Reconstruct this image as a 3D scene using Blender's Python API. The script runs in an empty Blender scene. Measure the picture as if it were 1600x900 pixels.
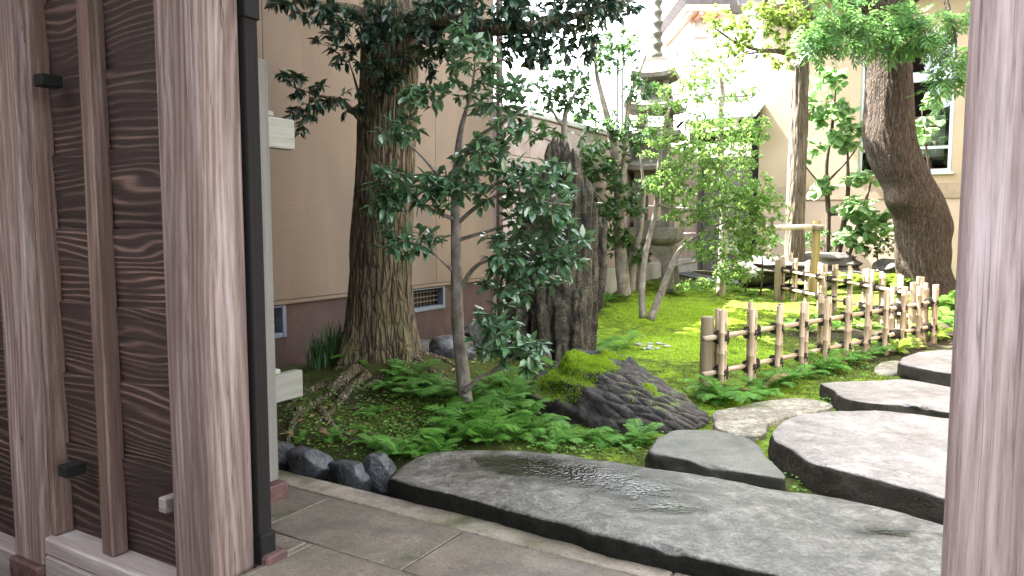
import bpy, bmesh, math, random
import numpy as np
from mathutils import Vector, Matrix

# ------------------------------------------------------------------ camera, world, sun, exposure
scene = bpy.context.scene
COL = scene.collection
F_PX, CAM_H = 1160.0, 1.5
PITCH = math.atan(100.0 / F_PX)
cam_data = bpy.data.cameras.new("camera")
cam_data.sensor_width = 36.0
cam_data.lens = F_PX / 1600.0 * 36.0
cam_data.clip_start = 0.05
cam_data.clip_end = 2000.0
cam = bpy.data.objects.new("camera", cam_data)
cam.location = (0, 0, CAM_H)
cam.rotation_euler = (math.pi / 2 - PITCH, 0, 0)
COL.objects.link(cam)
scene.camera = cam

SUN_EL = math.radians(56.0)
SUN_DIR = Vector((-0.91, 0.415, 0)).normalized()          # horizontal direction TOWARDS the sun
world = bpy.data.worlds.new("World")
scene.world = world
world.use_nodes = True
wn = world.node_tree
wn.nodes.clear()
sky = wn.nodes.new("ShaderNodeTexSky")
sky.sky_type = 'NISHITA'
sky.sun_disc = False
sky.sun_elevation = SUN_EL
sky.sun_rotation = math.atan2(SUN_DIR.x, SUN_DIR.y)
sky.air_density = 1.0
sky.dust_density = 2.5
sky.ozone_density = 1.0
bg = wn.nodes.new("ShaderNodeBackground")
bg.inputs['Strength'].default_value = 0.15
wo = wn.nodes.new("ShaderNodeOutputWorld")
haze_white = wn.nodes.new("ShaderNodeHueSaturation")          # a milky, hazy summer sky rather than a deep blue one
haze_white.inputs['Saturation'].default_value = 0.22
wn.links.new(sky.outputs[0], haze_white.inputs['Color'])
wn.links.new(haze_white.outputs[0], bg.inputs[0])
wn.links.new(bg.outputs[0], wo.inputs[0])

sun_data = bpy.data.lights.new("sun", 'SUN')
sun_data.energy = 5.0
sun_data.angle = math.radians(0.53)
sun_data.color = (1.0, 0.95, 0.87)
sun = bpy.data.objects.new("sun", sun_data)
sun.location = (0, 0, 20)
to_sun = Vector((SUN_DIR.x * math.cos(SUN_EL), SUN_DIR.y * math.cos(SUN_EL), math.sin(SUN_EL)))
sun.rotation_euler = to_sun.to_track_quat('Z', 'Y').to_euler()
COL.objects.link(sun)

scene.view_settings.view_transform = 'Standard'
scene.view_settings.look = 'None'
scene.view_settings.gamma = 1.0
scene.view_settings.use_curve_mapping = False
scene.view_settings.exposure = 4.0
scene.render.engine = 'CYCLES'
scene.cycles.use_denoising = True
scene.cycles.max_bounces = 6
scene.cycles.diffuse_bounces = 3
scene.cycles.glossy_bounces = 2
scene.cycles.transparent_max_bounces = 6
scene.cycles.caustics_reflective = False
scene.cycles.caustics_refractive = False
scene.cycles.sample_clamp_indirect = 6.0

# ------------------------------------------------------------------ measuring helpers
_c, _s = math.cos(PITCH), math.sin(PITCH)


def ray(x, y):
    xc, yc = (x - 800.0) / F_PX, (450.0 - y) / F_PX
    return Vector((xc, _c + yc * _s, -_s + yc * _c))


def P(x, y, Y):
    d = ray(x, y)
    k = Y / d.y
    return Vector((d.x * k, Y, CAM_H + d.z * k))


def G(x, y, z=0.0):
    d = ray(x, y)
    k = (z - CAM_H) / d.z
    return Vector((d.x * k, d.y * k, z))


GA = math.radians(-31.0)                                   # the gate's own directions
g = Vector((math.cos(GA), math.sin(GA), 0))                # along the gate, to the right
n = Vector((-math.sin(GA), math.cos(GA), 0))               # into the garden
C0 = Vector((-1.247, 3.0, 0))                              # front right corner of the left gate post


def GW(s, t, z=0.0):
    return C0 + g * s + n * t + Vector((0, 0, z))


def s_at(px, t, py=450.0):
    r = (px - 800.0) / F_PX / (_c + (450.0 - py) / F_PX * _s)
    return (r * (C0.y + t * n.y) - C0.x - t * n.x) / (g.x - r * g.y)


def t_at(px, s, py=450.0):
    r = (px - 800.0) / F_PX / (_c + (450.0 - py) / F_PX * _s)
    return (r * (C0.y + s * g.y) - C0.x - s * g.x) / (n.x - r * n.y)


W0 = Vector((-2.18, 6.8, 0))                               # on the house wall line, which runs along n


def k_at(px):
    r = (px - 800.0) / F_PX / _c
    return (r * W0.y - W0.x) / (n.x - r * n.y)


# ------------------------------------------------------------------ noise in numpy
def _hash(ix, iy, iz):
    h = (ix.astype(np.int64) * 374761393 + iy.astype(np.int64) * 668265263 + iz.astype(np.int64) * 2147483647) & 0xffffffff
    h = ((h ^ (h >> 13)) * 1274126177) & 0xffffffff
    h = ((h ^ (h >> 16)) * 2246822519) & 0xffffffff
    return ((h ^ (h >> 15)) & 0xffffff) / float(0xffffff)


def vnoise(p):
    p = np.asarray(p, dtype=np.float64)
    i = np.floor(p)
    f = p - i
    f = f * f * (3 - 2 * f)
    i = i.astype(np.int64)
    r = 0
    for dx in (0, 1):
        for dy in (0, 1):
            for dz in (0, 1):
                w = (f[:, 0] if dx else 1 - f[:, 0]) * (f[:, 1] if dy else 1 - f[:, 1]) * (f[:, 2] if dz else 1 - f[:, 2])
                r = r + w * _hash(i[:, 0] + dx, i[:, 1] + dy, i[:, 2] + dz)
    return r * 2 - 1


def fbm(p, octv=4, lac=2.03, gain=0.5):
    p = np.asarray(p, dtype=np.float64)
    a, r, s = 1.0, 0, 0
    for k in range(octv):
        r = r + a * vnoise(p + 17.3 * k)
        s += a
        a *= gain
        p = p * lac
    return r / s


def sstep(a, b, x):
    t = np.clip((x - a) / (b - a), 0, 1)
    return t * t * (3 - 2 * t)


# ------------------------------------------------------------------ terrain height
T_KERB = 1.14


def height(x, y):
    x = np.asarray(x, dtype=np.float64)
    y = np.asarray(y, dtype=np.float64)
    t = (x - C0.x) * n.x + (y - C0.y) * n.y
    s = (x - C0.x) * g.x + (y - C0.y) * g.y
    z = 0.0 + 0.30 * sstep(10.0, 15.5, y) + 0.0 * x
    z = z + 0.36 * np.exp(-((x + 1.15) / 1.25) ** 2 - ((y - 6.35) / 1.05) ** 2)
    z = z + 0.10 * np.exp(-((x + 0.1) / 1.3) ** 2 - ((y - 7.6) / 1.3) ** 2)
    z = z + 0.30 * np.exp(-(((x - 6.9) / 1.5) ** 2 + ((y - 12.6) / 1.6) ** 2))
    z = z + 0.08 * np.exp(-(((x - 1.9) / 1.6) ** 2 + ((y - 9.0) / 1.6) ** 2))
    wall = (x - W0.x) * g.x + (y - W0.y) * g.y
    z = z + 0.10 * np.exp(-(np.maximum(wall, 0) / 0.6) ** 2) * sstep(1.0, 3.0, (x - W0.x) * n.x + (y - W0.y) * n.y)
    p = np.stack([x.ravel(), y.ravel(), 0 * x.ravel()], 1)
    nz = (0.040 * fbm(p * 1.3, 3) + 0.026 * fbm(p * 5.0, 3)).reshape(x.shape)
    garden = sstep(T_KERB + 0.25, T_KERB + 0.6, t)
    z = z * garden + nz * garden
    ditch = sstep(T_KERB - 0.02, T_KERB + 0.04, t) * (1 - sstep(T_KERB + 0.16, T_KERB + 0.42, t))
    z = z - 0.26 * ditch
    z = np.where(t < T_KERB + 0.01, -0.55, z)
    return z


def H(x, y):
    return float(height(np.array([x]), np.array([y]))[0])


_YS = np.concatenate([np.arange(3.2, 9.0, 0.04), np.arange(9.0, 20.0, 0.08), np.arange(20, 40, 1.0)])


def ground_hit(px, py, lift=0.0):
    """where the line of sight through a pixel meets the terrain"""
    d = ray(px, py)
    X, Z = _YS * (d.x / d.y), CAM_H + _YS * (d.z / d.y)
    hz = height(X, _YS)
    below = np.nonzero(Z <= hz + lift)[0]
    i = int(below[0]) if len(below) else len(_YS) - 1
    if i > 0:
        e0, e1 = Z[i - 1] - hz[i - 1], Z[i] - hz[i]
        f = e0 / (e0 - e1) if e0 != e1 else 1.0
        f = min(max(f, 0.0), 1.0)
        return Vector((X[i - 1] + (X[i] - X[i - 1]) * f, _YS[i - 1] + (_YS[i] - _YS[i - 1]) * f, hz[i - 1] + (hz[i] - hz[i - 1]) * f))
    return Vector((X[i], _YS[i], hz[i]))


# ------------------------------------------------------------------ mesh and object helpers
class MB:
    def __init__(self):
        self.V, self.F, self.n, self.A = [], [], 0, []

    def add(self, V, F, a=None):
        V = np.asarray(V, dtype=np.float64).reshape(-1, 3)
        F = np.asarray(F, dtype=np.int64)
        self.V.append(V)
        self.F.append(F + self.n)
        self.A.append(np.zeros(len(V)) if a is None else np.asarray(a, dtype=np.float64) * np.ones(len(V)))
        self.n += len(V)
        return self

    def mesh(self, name, smooth=True, origin=(0, 0, 0)):
        V = np.concatenate(self.V) - np.array(origin)
        me = bpy.data.meshes.new(name)
        me.vertices.add(len(V))
        me.vertices.foreach_set('co', V.astype(np.float32).ravel())
        loops = np.concatenate([f.ravel() for f in self.F]).astype(np.int32)
        tot = np.concatenate([np.full(len(f), f.shape[1]) for f in self.F]).astype(np.int32)
        start = np.concatenate([[0], np.cumsum(tot)[:-1]]).astype(np.int32)
        me.loops.add(len(loops))
        me.loops.foreach_set('vertex_index', loops)
        me.polygons.add(len(tot))
        me.polygons.foreach_set('loop_start', start)
        me.polygons.foreach_set('loop_total', tot)
        me.polygons.foreach_set('use_smooth', np.full(len(tot), bool(smooth)))
        at = me.attributes.new('rnd', 'FLOAT', 'POINT')
        at.data.foreach_set('value', np.concatenate(self.A).astype(np.float32))
        me.update(calc_edges=True)
        me.validate()
        return me


def wmat(o):
    if o.parent is None:
        return o.matrix_basis.copy()
    return wmat(o.parent) @ o.matrix_parent_inverse @ o.matrix_basis


def link(name, me, mat=None, parent=None, M=None):
    o = bpy.data.objects.new(name, me)
    COL.objects.link(o)
    if M is not None:
        o.matrix_basis = M
    if mat is not None and me is not None and len(me.materials) == 0:
        me.materials.append(mat)
    if parent is not None:
        o.parent = parent
        o.matrix_parent_inverse = wmat(parent).inverted()
    return o


def tag(o, label=None, cat=None, group=None, kind=None):
    if label:
        o['label'] = label
    if cat:
        o['category'] = cat
    if group:
        o['group'] = group
    if kind:
        o['kind'] = kind
    return o


def thing(name, loc, label, cat, group=None):
    return tag(link(name, None, M=Matrix.Translation(Vector(loc))), label, cat, group)


def build(mb, name, mat, parent=None, smooth=True, origin=None):
    if origin is None:
        V = np.concatenate(mb.V)
        origin = (V[:, 0].mean(), V[:, 1].mean(), V[:, 2].min())
    return link(name, mb.mesh(name, smooth, origin), mat, parent, Matrix.Translation(Vector(origin)))


_boxcache = {}


def box_mesh(sx, sy, sz, bev=0.004, segs=1):
    key = (round(sx, 4), round(sy, 4), round(sz, 4), bev, segs)
    bm = bmesh.new()
    bmesh.ops.create_cube(bm, size=1.0)
    bmesh.ops.scale(bm, vec=(sx, sy, sz), verts=bm.verts)
    if bev > 0:
        bmesh.ops.bevel(bm, geom=list(bm.edges), offset=min(bev, 0.3 * min(sx, sy, sz)), segments=segs, affect='EDGES', profile=0.5)
    me = bpy.data.meshes.new("box")
    bm.to_mesh(me)
    bm.free()
    return me


def box(name, size, center, rotz, mat, parent=None, bev=0.004, rot=None, segs=1):
    me = box_mesh(*size, bev, segs)
    me.name = name
    M = Matrix.Translation(Vector(center)) @ (rot if rot is not None else Matrix.Rotation(rotz, 4, 'Z'))
    return link(name, me, mat, parent, M)


def gbox(name, s0, s1, t0, t1, z0, z1, mat, parent=None, bev=0.005, tilt=0.0, segs=1):
    c = GW((s0 + s1) / 2, (t0 + t1) / 2, (z0 + z1) / 2)
    R = Matrix.Rotation(GA, 4, 'Z')
    if tilt:
        R = R @ Matrix.Rotation(tilt, 4, 'X')
    return box(name, (s1 - s0, t1 - t0, z1 - z0), c, GA, mat, parent, bev, R, segs)


def wbox(name, k0, k1, d0, d1, z0, z1, mat, parent=None, bev=0.004):
    """box in the house frame: k along n from W0, d away from the wall (along g)"""
    c = W0 + n * ((k0 + k1) / 2) + g * ((d0 + d1) / 2) + Vector((0, 0, (z0 + z1) / 2))
    return box(name, (d1 - d0, k1 - k0, z1 - z0), c, GA, mat, parent, bev)


def tube(pts, rad, seg=10, cap=True, wob=0.0, seed=0):
    pts = np.asarray([tuple(p) for p in pts], dtype=np.float64)
    rad = np.asarray(rad, dtype=np.float64) * np.ones(len(pts))
    m = len(pts)
    T = np.gradient(pts, axis=0)
    T /= np.linalg.norm(T, axis=1)[:, None] + 1e-9
    ref = np.array([1.0, 0, 0]) if abs(T[0][0]) < 0.8 else np.array([0, 1.0, 0])
    u = np.cross(T[0], ref)
    u /= np.linalg.norm(u)
    U = [u]
    for i in range(1, m):
        u = U[-1] - T[i] * np.dot(U[-1], T[i])
        u /= np.linalg.norm(u) + 1e-9
        U.append(u)
    U = np.array(U)
    W = np.cross(T, U)
    a = np.linspace(0, 2 * math.pi, seg, endpoint=False)
    ca, sa = np.cos(a), np.sin(a)
    R = rad[:, None] * np.ones(seg)[None, :]
    if wob:
        q = np.stack([np.repeat(np.arange(m), seg) * 0.35, np.tile(ca * 1.5, m) + seed, np.tile(sa * 1.5, m)], 1)
        R = R * (1 + wob * vnoise(q).reshape(m, seg))
    V = pts[:, None, :] + R[:, :, None] * (ca[None, :, None] * U[:, None, :] + sa[None, :, None] * W[:, None, :])
    V = V.reshape(-1, 3)
    i, j = np.meshgrid(np.arange(m - 1), np.arange(seg), indexing='ij')
    j2 = (j + 1) % seg
    Q = np.stack([i * seg + j, i * seg + j2, (i + 1) * seg + j2, (i + 1) * seg + j], -1).reshape(-1, 4)
    if cap:
        V = np.concatenate([V, pts[:1], pts[-1:]])
        b, e = m * seg, m * seg + 1
        jj = np.arange(seg)
        t1 = np.stack([np.full(seg, b), (jj + 1) % seg, jj, jj], -1)
        t2 = np.stack([np.full(seg, e), (m - 1) * seg + jj, (m - 1) * seg + (jj + 1) % seg], -1)
        return V, [Q, t1[:, :3], t2]
    return V, [Q]


def add_tube(mb, pts, rad, seg=10, cap=True, wob=0.0, seed=0, a=0.0):
    V, Fs = tube(pts, rad, seg, cap, wob, seed)
    base = mb.n
    mb.add(V, Fs[0], a)
    for f in Fs[1:]:
        mb.F.append(np.asarray(f) + base)
    return mb


def smooth_path(pts, m=24):
    """Catmull-Rom through the points; columns beyond 3 (radius) are carried along"""
    p = np.asarray([tuple(q) for q in pts], dtype=np.float64)
    if len(p) < 3:
        t = np.linspace(0, 1, m)[:, None]
        return p[0] * (1 - t) + p[-1] * t
    e = np.concatenate([[2 * p[0] - p[1]], p, [2 * p[-1] - p[-2]]])
    out = []
    ts = np.linspace(0, len(p) - 1 - 1e-6, m)
    for t in ts:
        i = int(t)
        f = t - i
        a, b, c_, d = e[i], e[i + 1], e[i + 2], e[i + 3]
        out.append(0.5 * (2 * b + (c_ - a) * f + (2 * a - 5 * b + 4 * c_ - d) * f * f + (3 * b - a - 3 * c_ + d) * f ** 3))
    return np.array(out)


# ------------------------------------------------------------------ materials
class NT:
    def __init__(self, name):
        self.m = bpy.data.materials.new(name)
        self.m.use_nodes = True
        self.t = self.m.node_tree
        self.t.nodes.clear()
        self.out = self.t.nodes.new('ShaderNodeOutputMaterial')
        self._co = None

    def nd(self, typ, props=None, **ins):
        x = self.t.nodes.new('ShaderNode' + typ)
        for k, v in (props or {}).items():
            setattr(x, k, v)
        for k, v in ins.items():
            key = int(k[1:]) if k[0] == 'i' and k[1:].isdigit() else k.replace('_', ' ')
            self.set(x.inputs[key], v)
        return x

    def set(self, sock, v):
        if isinstance(v, bpy.types.NodeSocket):
            self.t.links.new(v, sock)
        elif isinstance(v, (tuple, list)) and len(v) == 3 and sock.type == 'RGBA':
            sock.default_value = (*v, 1)
        else:
            sock.default_value = v

    @property
    def obj(self):
        if self._co is None:
            self._co = self.nd('TexCoord').outputs['Object']
        return self._co

    def rand(self):
        return self.nd('ObjectInfo').outputs['Random']

    def map(self, vec=None, scale=(1, 1, 1), loc=(0, 0, 0), off=None):
        v = vec or self.obj
        if off is not None:
            k = self.nd('VectorMath', {'operation': 'SCALE'}, i0=self.comb(off, off, off))
            k.inputs['Scale'].default_value = 37.0
            v = self.nd('VectorMath', {'operation': 'ADD'}, i0=v, i1=k.outputs[0]).outputs[0]
        return self.nd('Mapping', Vector=v, Scale=scale, Location=loc).outputs[0]

    def comb(self, x, y, z):
        return self.nd('CombineXYZ', X=x, Y=y, Z=z).outputs[0]

    def sep(self, v):
        s = self.nd('SeparateXYZ', Vector=v)
        return s.outputs[0], s.outputs[1], s.outputs[2]

    def noise(self, vec=None, scale=5.0, detail=4.0, rough=0.55, dist=0.0):
        return self.nd('TexNoise', Vector=vec or self.obj, Scale=scale, Detail=detail, Roughness=rough, Distortion=dist).outputs[0]

    def voro(self, vec=None, scale=5.0, feature='F1', out=0):
        return self.nd('TexVoronoi', {'feature': feature}, Vector=vec or self.obj, Scale=scale).outputs[out]

    def math(self, op, a, b=0.0, c=0.0, clamp=False):
        return self.nd('Math', {'operation': op, 'use_clamp': clamp}, i0=a, i1=b, i2=c).outputs[0]

    def ramp(self, fac, stops, interp='LINEAR'):
        r = self.nd('ValToRGB', Fac=fac)
        e = r.color_ramp
        e.interpolation = interp
        while len(e.elements) < len(stops):
            e.elements.new(0.5)
        for el, (p, c) in zip(e.elements, stops):
            el.position = p
            el.color = (c, c, c, 1) if isinstance(c, (int, float)) else (*c, 1)
        return r.outputs[0]

    def mix(self, fac, a, b, mode='MIX'):
        x = self.nd('Mix', {'data_type': 'RGBA', 'blend_type': mode})
        self.set(x.inputs[0], fac)
        self.set(x.inputs[6], a)
        self.set(x.inputs[7], b)
        return x.outputs[2]

    def bump(self, h, strength=0.5, dist=0.01, normal=None):
        b = self.nd('Bump', Height=h, Strength=strength, Distance=dist)
        if normal is not None:
            self.set(b.inputs['Normal'], normal)
        return b.outputs[0]

    def attr(self, name):
        return self.nd('Attribute', {'attribute_name': name}).outputs['Fac']

    def upness(self):
        return self.sep(self.nd('NewGeometry').outputs['Normal'])[2]

    def bsdf(self, col, rough=0.7, normal=None, spec=0.5, metal=0.0, **kw):
        b = self.nd('BsdfPrincipled')
        self.set(b.inputs['Base Color'], col)
        self.set(b.inputs['Roughness'], rough)
        self.set(b.inputs['Specular IOR Level'], spec)
        self.set(b.inputs['Metallic'], metal)
        if normal is not None:
            self.set(b.inputs['Normal'], normal)
        for k, v in kw.items():
            self.set(b.inputs[k.replace('_', ' ')], v)
        return b.outputs[0]

    def done(self, shader):
        self.t.links.new(shader, self.out.inputs[0])
        return self.m


def m_wood(name, axis, dark, mid, light, freq=300.0, amp=10.0, along=0.10, rough=0.62, bump=0.5, worn=None, line=3.0, wscale=3.0, ring_w=0.16):
    m = NT(name)
    r = m.rand()
    sc = [1.0, 1.0, 1.0]
    sc['xyz'.index(axis)] = along
    v = m.map(scale=tuple(sc), off=r)
    x, y, z = m.sep(m.map(scale=tuple(sc)))
    across = {'x': z, 'z': x, 'y': x}[axis]
    wander = m.noise(v, wscale, 2.0, 0.45, 0.3)
    ph = m.math('ADD', m.math('MULTIPLY', m.math('ADD', across, m.math('MULTIPLY', y, 0.8)), freq), m.math('MULTIPLY', wander, amp * 6.28))
    rings = m.math('MULTIPLY_ADD', m.math('SINE', ph), 0.5, 0.5)
    sharp = m.math('POWER', rings, line)
    patch = m.noise(v, 5.0, 3.0, 0.6)
    vis = m.ramp(patch, [(0.36, 0.15), (0.60, 1.0)])
    sharp = m.math('MULTIPLY', sharp, vis)
    thin = tuple(c if c == 1.0 else 0.02 for c in sc)
    fib = m.noise(m.map(scale=thin, off=r), 260.0, 5.0, 0.8)
    fib2 = m.noise(m.map(scale=thin, off=r), 45.0, 4.0, 0.65)
    blot = m.noise(v, 2.2, 4.0, 0.6)
    tone = m.math('MULTIPLY_ADD', m.math('FRACT', m.math('MULTIPLY', r, 7.31)), 0.5, 0.75)
    f = m.math('ADD', m.math('MULTIPLY', sharp, ring_w), m.math('ADD', m.math('MULTIPLY', fib, 0.48), m.math('MULTIPLY', fib2, 0.30)))
    col = m.ramp(f, [(0.28, dark), (0.44, mid), (0.72, light)])
    col = m.mix(m.ramp(blot, [(0.40, 0.0), (0.68, 0.6)]), col, m.mix(0.35, dark, mid))
    if worn:
        wn_ = m.noise(m.map(scale=tuple(c if c == 1.0 else 0.06 for c in sc), off=r), 14.0, 5.0, 0.7)
        col = m.mix(m.ramp(wn_, [(0.50, 0.0), (0.70, 0.65)]), col, worn)
        ck = m.noise(m.map(scale=tuple(c if c == 1.0 else 0.03 for c in sc), off=r), 26.0, 2.0, 0.5)
        ckm = m.ramp(m.math('ABSOLUTE', m.math('SUBTRACT', ck, 0.5)), [(0.0, 1.0), (0.012, 0.0)])
        ckm = m.math('MULTIPLY', ckm, m.ramp(patch, [(0.45, 0.0), (0.6, 0.9)]))
        col = m.mix(ckm, col, tuple(c * 0.35 for c in dark))
    col = m.mix(1.0, col, m.comb(tone, tone, tone), 'MULTIPLY')
    hgt = m.math('ADD', m.math('MULTIPLY', sharp, 2.0 * ring_w), m.math('ADD', m.math('MULTIPLY', fib, 0.5), m.math('MULTIPLY', fib2, 0.8)))
    return m.done(m.bsdf(col, m.math('MULTIPLY_ADD', fib, 0.25, rough - 0.12), m.bump(hgt, bump, 0.006), 0.3))


def m_stone(name, dark, mid, light, scale=9.0, speck=60.0, rough=0.75, bump=0.5, moss=None, moss_amt=(0.55, 0.75), wet=None, dist=0.02, moss_up=0.5, cells=None, side=None, moss_attr=0.0, fine_w=0.42):
    m = NT(name)
    big = m.noise(None, scale * 0.3, 4.0)
    med = m.noise(None, scale, 6.0, 0.62)
    fine = m.noise(None, speck, 4.0, 0.7)
    f = m.math('ADD', m.math('MULTIPLY', med, 0.45), m.math('ADD', m.math('MULTIPLY', fine, fine_w), m.math('MULTIPLY', big, 0.18)))
    col = m.ramp(f, [(0.40, dark), (0.515, mid), (0.64, light)])
    pit = m.noise(None, speck * 0.55, 2.0, 0.5)
    col = m.mix(m.ramp(pit, [(0.30, 0.55), (0.40, 0.0)]), col, tuple(c * 0.6 for c in dark))
    ro = rough
    sp_ = 0.5
    hgt = m.math('ADD', med, m.math('MULTIPLY', fine, 0.35))
    if cells:
        ve = m.voro(m.map(scale=cells), 1.0, 'DISTANCE_TO_EDGE')
        hgt = m.math('ADD', hgt, m.ramp(ve, [(0.0, 0.0), (0.14, 1.0)]))
        col = m.mix(m.ramp(ve, [(0.0, 0.75), (0.1, 0.0)]), col, tuple(c * 0.35 for c in dark))
    nrm = m.bump(hgt, bump, dist)
    if wet:
        pools, lo, hi = wet
        w = m.math('MULTIPLY', m.noise(None, 3.5, 6.0, 0.7), 0.9)
        for (cx, cy, rx, ry) in pools:
            v = m.map(loc=(-cx / rx, -cy / ry, 0), scale=(1 / rx, 1 / ry, 0.0))
            d = m.nd('VectorMath', {'operation': 'LENGTH'}, i0=v).outputs['Value']
            w = m.math('ADD', w, m.ramp(d, [(0.0, 0.5), (1.0, 0.0)]))
        wm = m.ramp(w, [(lo - 0.03, 0.0), (hi + 0.08, 1.0)])
        soak = m.ramp(w, [(lo - 0.17, 0.0), (hi - 0.06, 1.0)])
        col = m.mix(soak, col, m.mix(1.0, col, (0.17, 0.15, 0.125), 'MULTIPLY'))
        ro = m.math('MULTIPLY_ADD', wm, -(rough - 0.06), rough)
        drip = m.noise(None, 46.0, 1.5, 0.5)
        dry = m.math('MULTIPLY', hgt, m.math('MULTIPLY_ADD', wm, -0.95, 1.0))
        nrm = m.bump(m.math('ADD', dry, m.math('MULTIPLY', m.math('MULTIPLY', drip, wm), 0.34)), bump, dist)
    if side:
        # flank shade painted dark, along with black algae on the damp stone
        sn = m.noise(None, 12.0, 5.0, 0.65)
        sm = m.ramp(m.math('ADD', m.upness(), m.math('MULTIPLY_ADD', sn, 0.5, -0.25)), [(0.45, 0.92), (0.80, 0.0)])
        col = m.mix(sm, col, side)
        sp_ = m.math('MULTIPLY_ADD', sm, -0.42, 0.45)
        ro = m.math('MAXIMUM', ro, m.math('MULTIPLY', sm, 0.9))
    if moss:
        mn = m.noise(None, 3.2, 5.0, 0.6)
        up = m.math('MULTIPLY', m.math('SUBTRACT', m.upness(), moss_up), 0.35)
        if moss_attr:
            up = m.math('ADD', up, m.math('MULTIPLY', m.attr('rnd'), moss_attr))
        mk = m.ramp(m.math('ADD', mn, up), [(moss_amt[0], 0.0), (moss_amt[1], 1.0)])
        mf = m.noise(None, 90.0, 3.0, 0.7)
        mc = m.ramp(mf, [(0.3, tuple(c * 0.45 for c in moss)), (0.7, moss)])
        col = m.mix(mk, col, mc)
        ro = m.math('MAXIMUM', ro, m.math('MULTIPLY', mk, 0.95))
        nrm = m.bump(m.math('MULTIPLY', mf, mk), 0.8, 0.012, nrm)
    return m.done(m.bsdf(col, ro, nrm, sp_))


def m_bark(name, dark, mid, light, vs=0.16, scale=22.0, moss=None, moss_amt=(0.5, 0.7), bump=0.9, rough=0.85, crack=0.7):
    m = NT(name)
    v = m.map(scale=(1, 1, vs))
    a = m.noise(v, scale, 5.0, 0.65, 0.4)
    b = m.voro(v, scale * 1.1, 'DISTANCE_TO_EDGE')
    c = m.noise(None, 70.0, 3.0, 0.7)
    f = m.math('ADD', m.math('MULTIPLY', a, 0.7), m.math('MULTIPLY', c, 0.3))
    col = m.ramp(f, [(0.33, dark), (0.52, mid), (0.70, light)])
    col = m.mix(m.ramp(b, [(0.0, crack), (0.12, 0.0)]), col, tuple(k * 0.5 for k in dark))
    if moss:
        mn = m.noise(None, 3.0, 4.0, 0.6)
        col = m.mix(m.ramp(mn, [(moss_amt[0], 0.0), (moss_amt[1], 0.8)]), col, moss)
    h = m.math('ADD', a, m.math('MULTIPLY', m.ramp(b, [(0, 0.0), (0.2, 1.0)]), 0.9 * crack))
    return m.done(m.bsdf(col, rough, m.bump(h, bump, 0.03), 0.25))


def m_leaf(name, dark, light, rough=0.38, trans=0.30, spec=0.5, back=None, yellow=None):
    m = NT(name)
    r = m.attr('rnd')
    q = m.math('FRACT', m.math('ADD', m.math('MULTIPLY', r, 1.0), m.math('MULTIPLY', m.rand(), 0.731)))
    col = m.ramp(q, [(0.0, dark), (0.93, light)] + ([(0.985, yellow)] if yellow else []))
    nz = m.noise(None, 30.0, 2.0)
    col = m.mix(m.math('MULTIPLY', nz, 0.35), col, dark)
    if back:
        bf = m.nd('NewGeometry').outputs['Backfacing']
        col = m.mix(m.math('MULTIPLY', bf, 0.6), col, back)
    b = m.bsdf(col, rough, None, spec)
    tr = m.nd('BsdfTranslucent')
    m.set(tr.inputs[0], m.mix(0.5, col, tuple(min(1, c * 1.5) for c in light)))
    s = m.nd('MixShader', i0=trans, i1=b, i2=tr.outputs[0])
    return m.done(s.outputs[0])


def m_plain(name, col, rough=0.6, metal=0.0, var=0.15, scale=8.0, bump=0.1, spec=0.4):
    m = NT(name)
    a = m.noise(None, scale, 5.0, 0.6)
    c = m.ramp(a, [(0.3, tuple(k * (1 - var) for k in col)), (0.7, tuple(min(1, k * (1 + var)) for k in col))])
    f = m.noise(None, scale * 14, 3.0)
    return m.done(m.bsdf(c, rough, m.bump(m.math('ADD', a, f), bump, 0.004), spec, metal))


MAT = {}
MAT['wood_post'] = m_wood('weathered cedar post', 'z', (0.050, 0.031, 0.026), (0.150, 0.105, 0.092), (0.300, 0.228, 0.208), 190, 6.0, 0.14, 0.6, 0.9, (0.37, 0.315, 0.305), 2.0, 4.0, 0.22)
MAT['wood_post_pale'] = m_wood('bleached cedar post', 'z', (0.085, 0.060, 0.056), (0.200, 0.152, 0.146), (0.36, 0.295, 0.290), 190, 6.0, 0.12, 0.6, 0.9, (0.43, 0.375, 0.385), 2.0, 4.0, 0.18)
MAT['wood_batten'] = m_wood('weathered cedar batten', 'z', (0.050, 0.029, 0.022), (0.130, 0.081, 0.064), (0.25, 0.165, 0.135), 240, 5.0, 0.10, 0.6, 0.6, (0.29, 0.22, 0.19), 2.0, 4.0, 0.2)
MAT['wood_board'] = m_wood('dark cedar board', 'x', (0.010, 0.006, 0.0052), (0.038, 0.0225, 0.019), (0.165, 0.105, 0.085), 170, 10.0, 0.24, 0.6, 1.0, None, 2.6, 2.6, 0.36)
MAT['wood_sill'] = m_wood('bleached sill timber', 'x', (0.11, 0.085, 0.074), (0.22, 0.185, 0.172), (0.33, 0.29, 0.28), 120, 3, 0.12, 0.7, 0.25, (0.33, 0.31, 0.31), 2.0, 3.0, 0.08)
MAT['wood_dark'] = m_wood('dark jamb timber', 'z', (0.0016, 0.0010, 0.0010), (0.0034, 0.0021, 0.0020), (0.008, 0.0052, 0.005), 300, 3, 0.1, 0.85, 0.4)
MAT['wood_orange'] = m_wood('orange strip', 'z', (0.08, 0.036, 0.018), (0.14, 0.066, 0.034), (0.20, 0.105, 0.06), 300, 3, 0.1, 0.6, 0.3)
MAT['wood_pale'] = m_wood('grey support timber', 'z', (0.12, 0.114, 0.103), (0.18, 0.174, 0.160), (0.25, 0.242, 0.23), 120, 2, 0.1, 0.8, 0.2, (0.12, 0.125, 0.085), 2.0, 3.0, 0.08)
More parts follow.
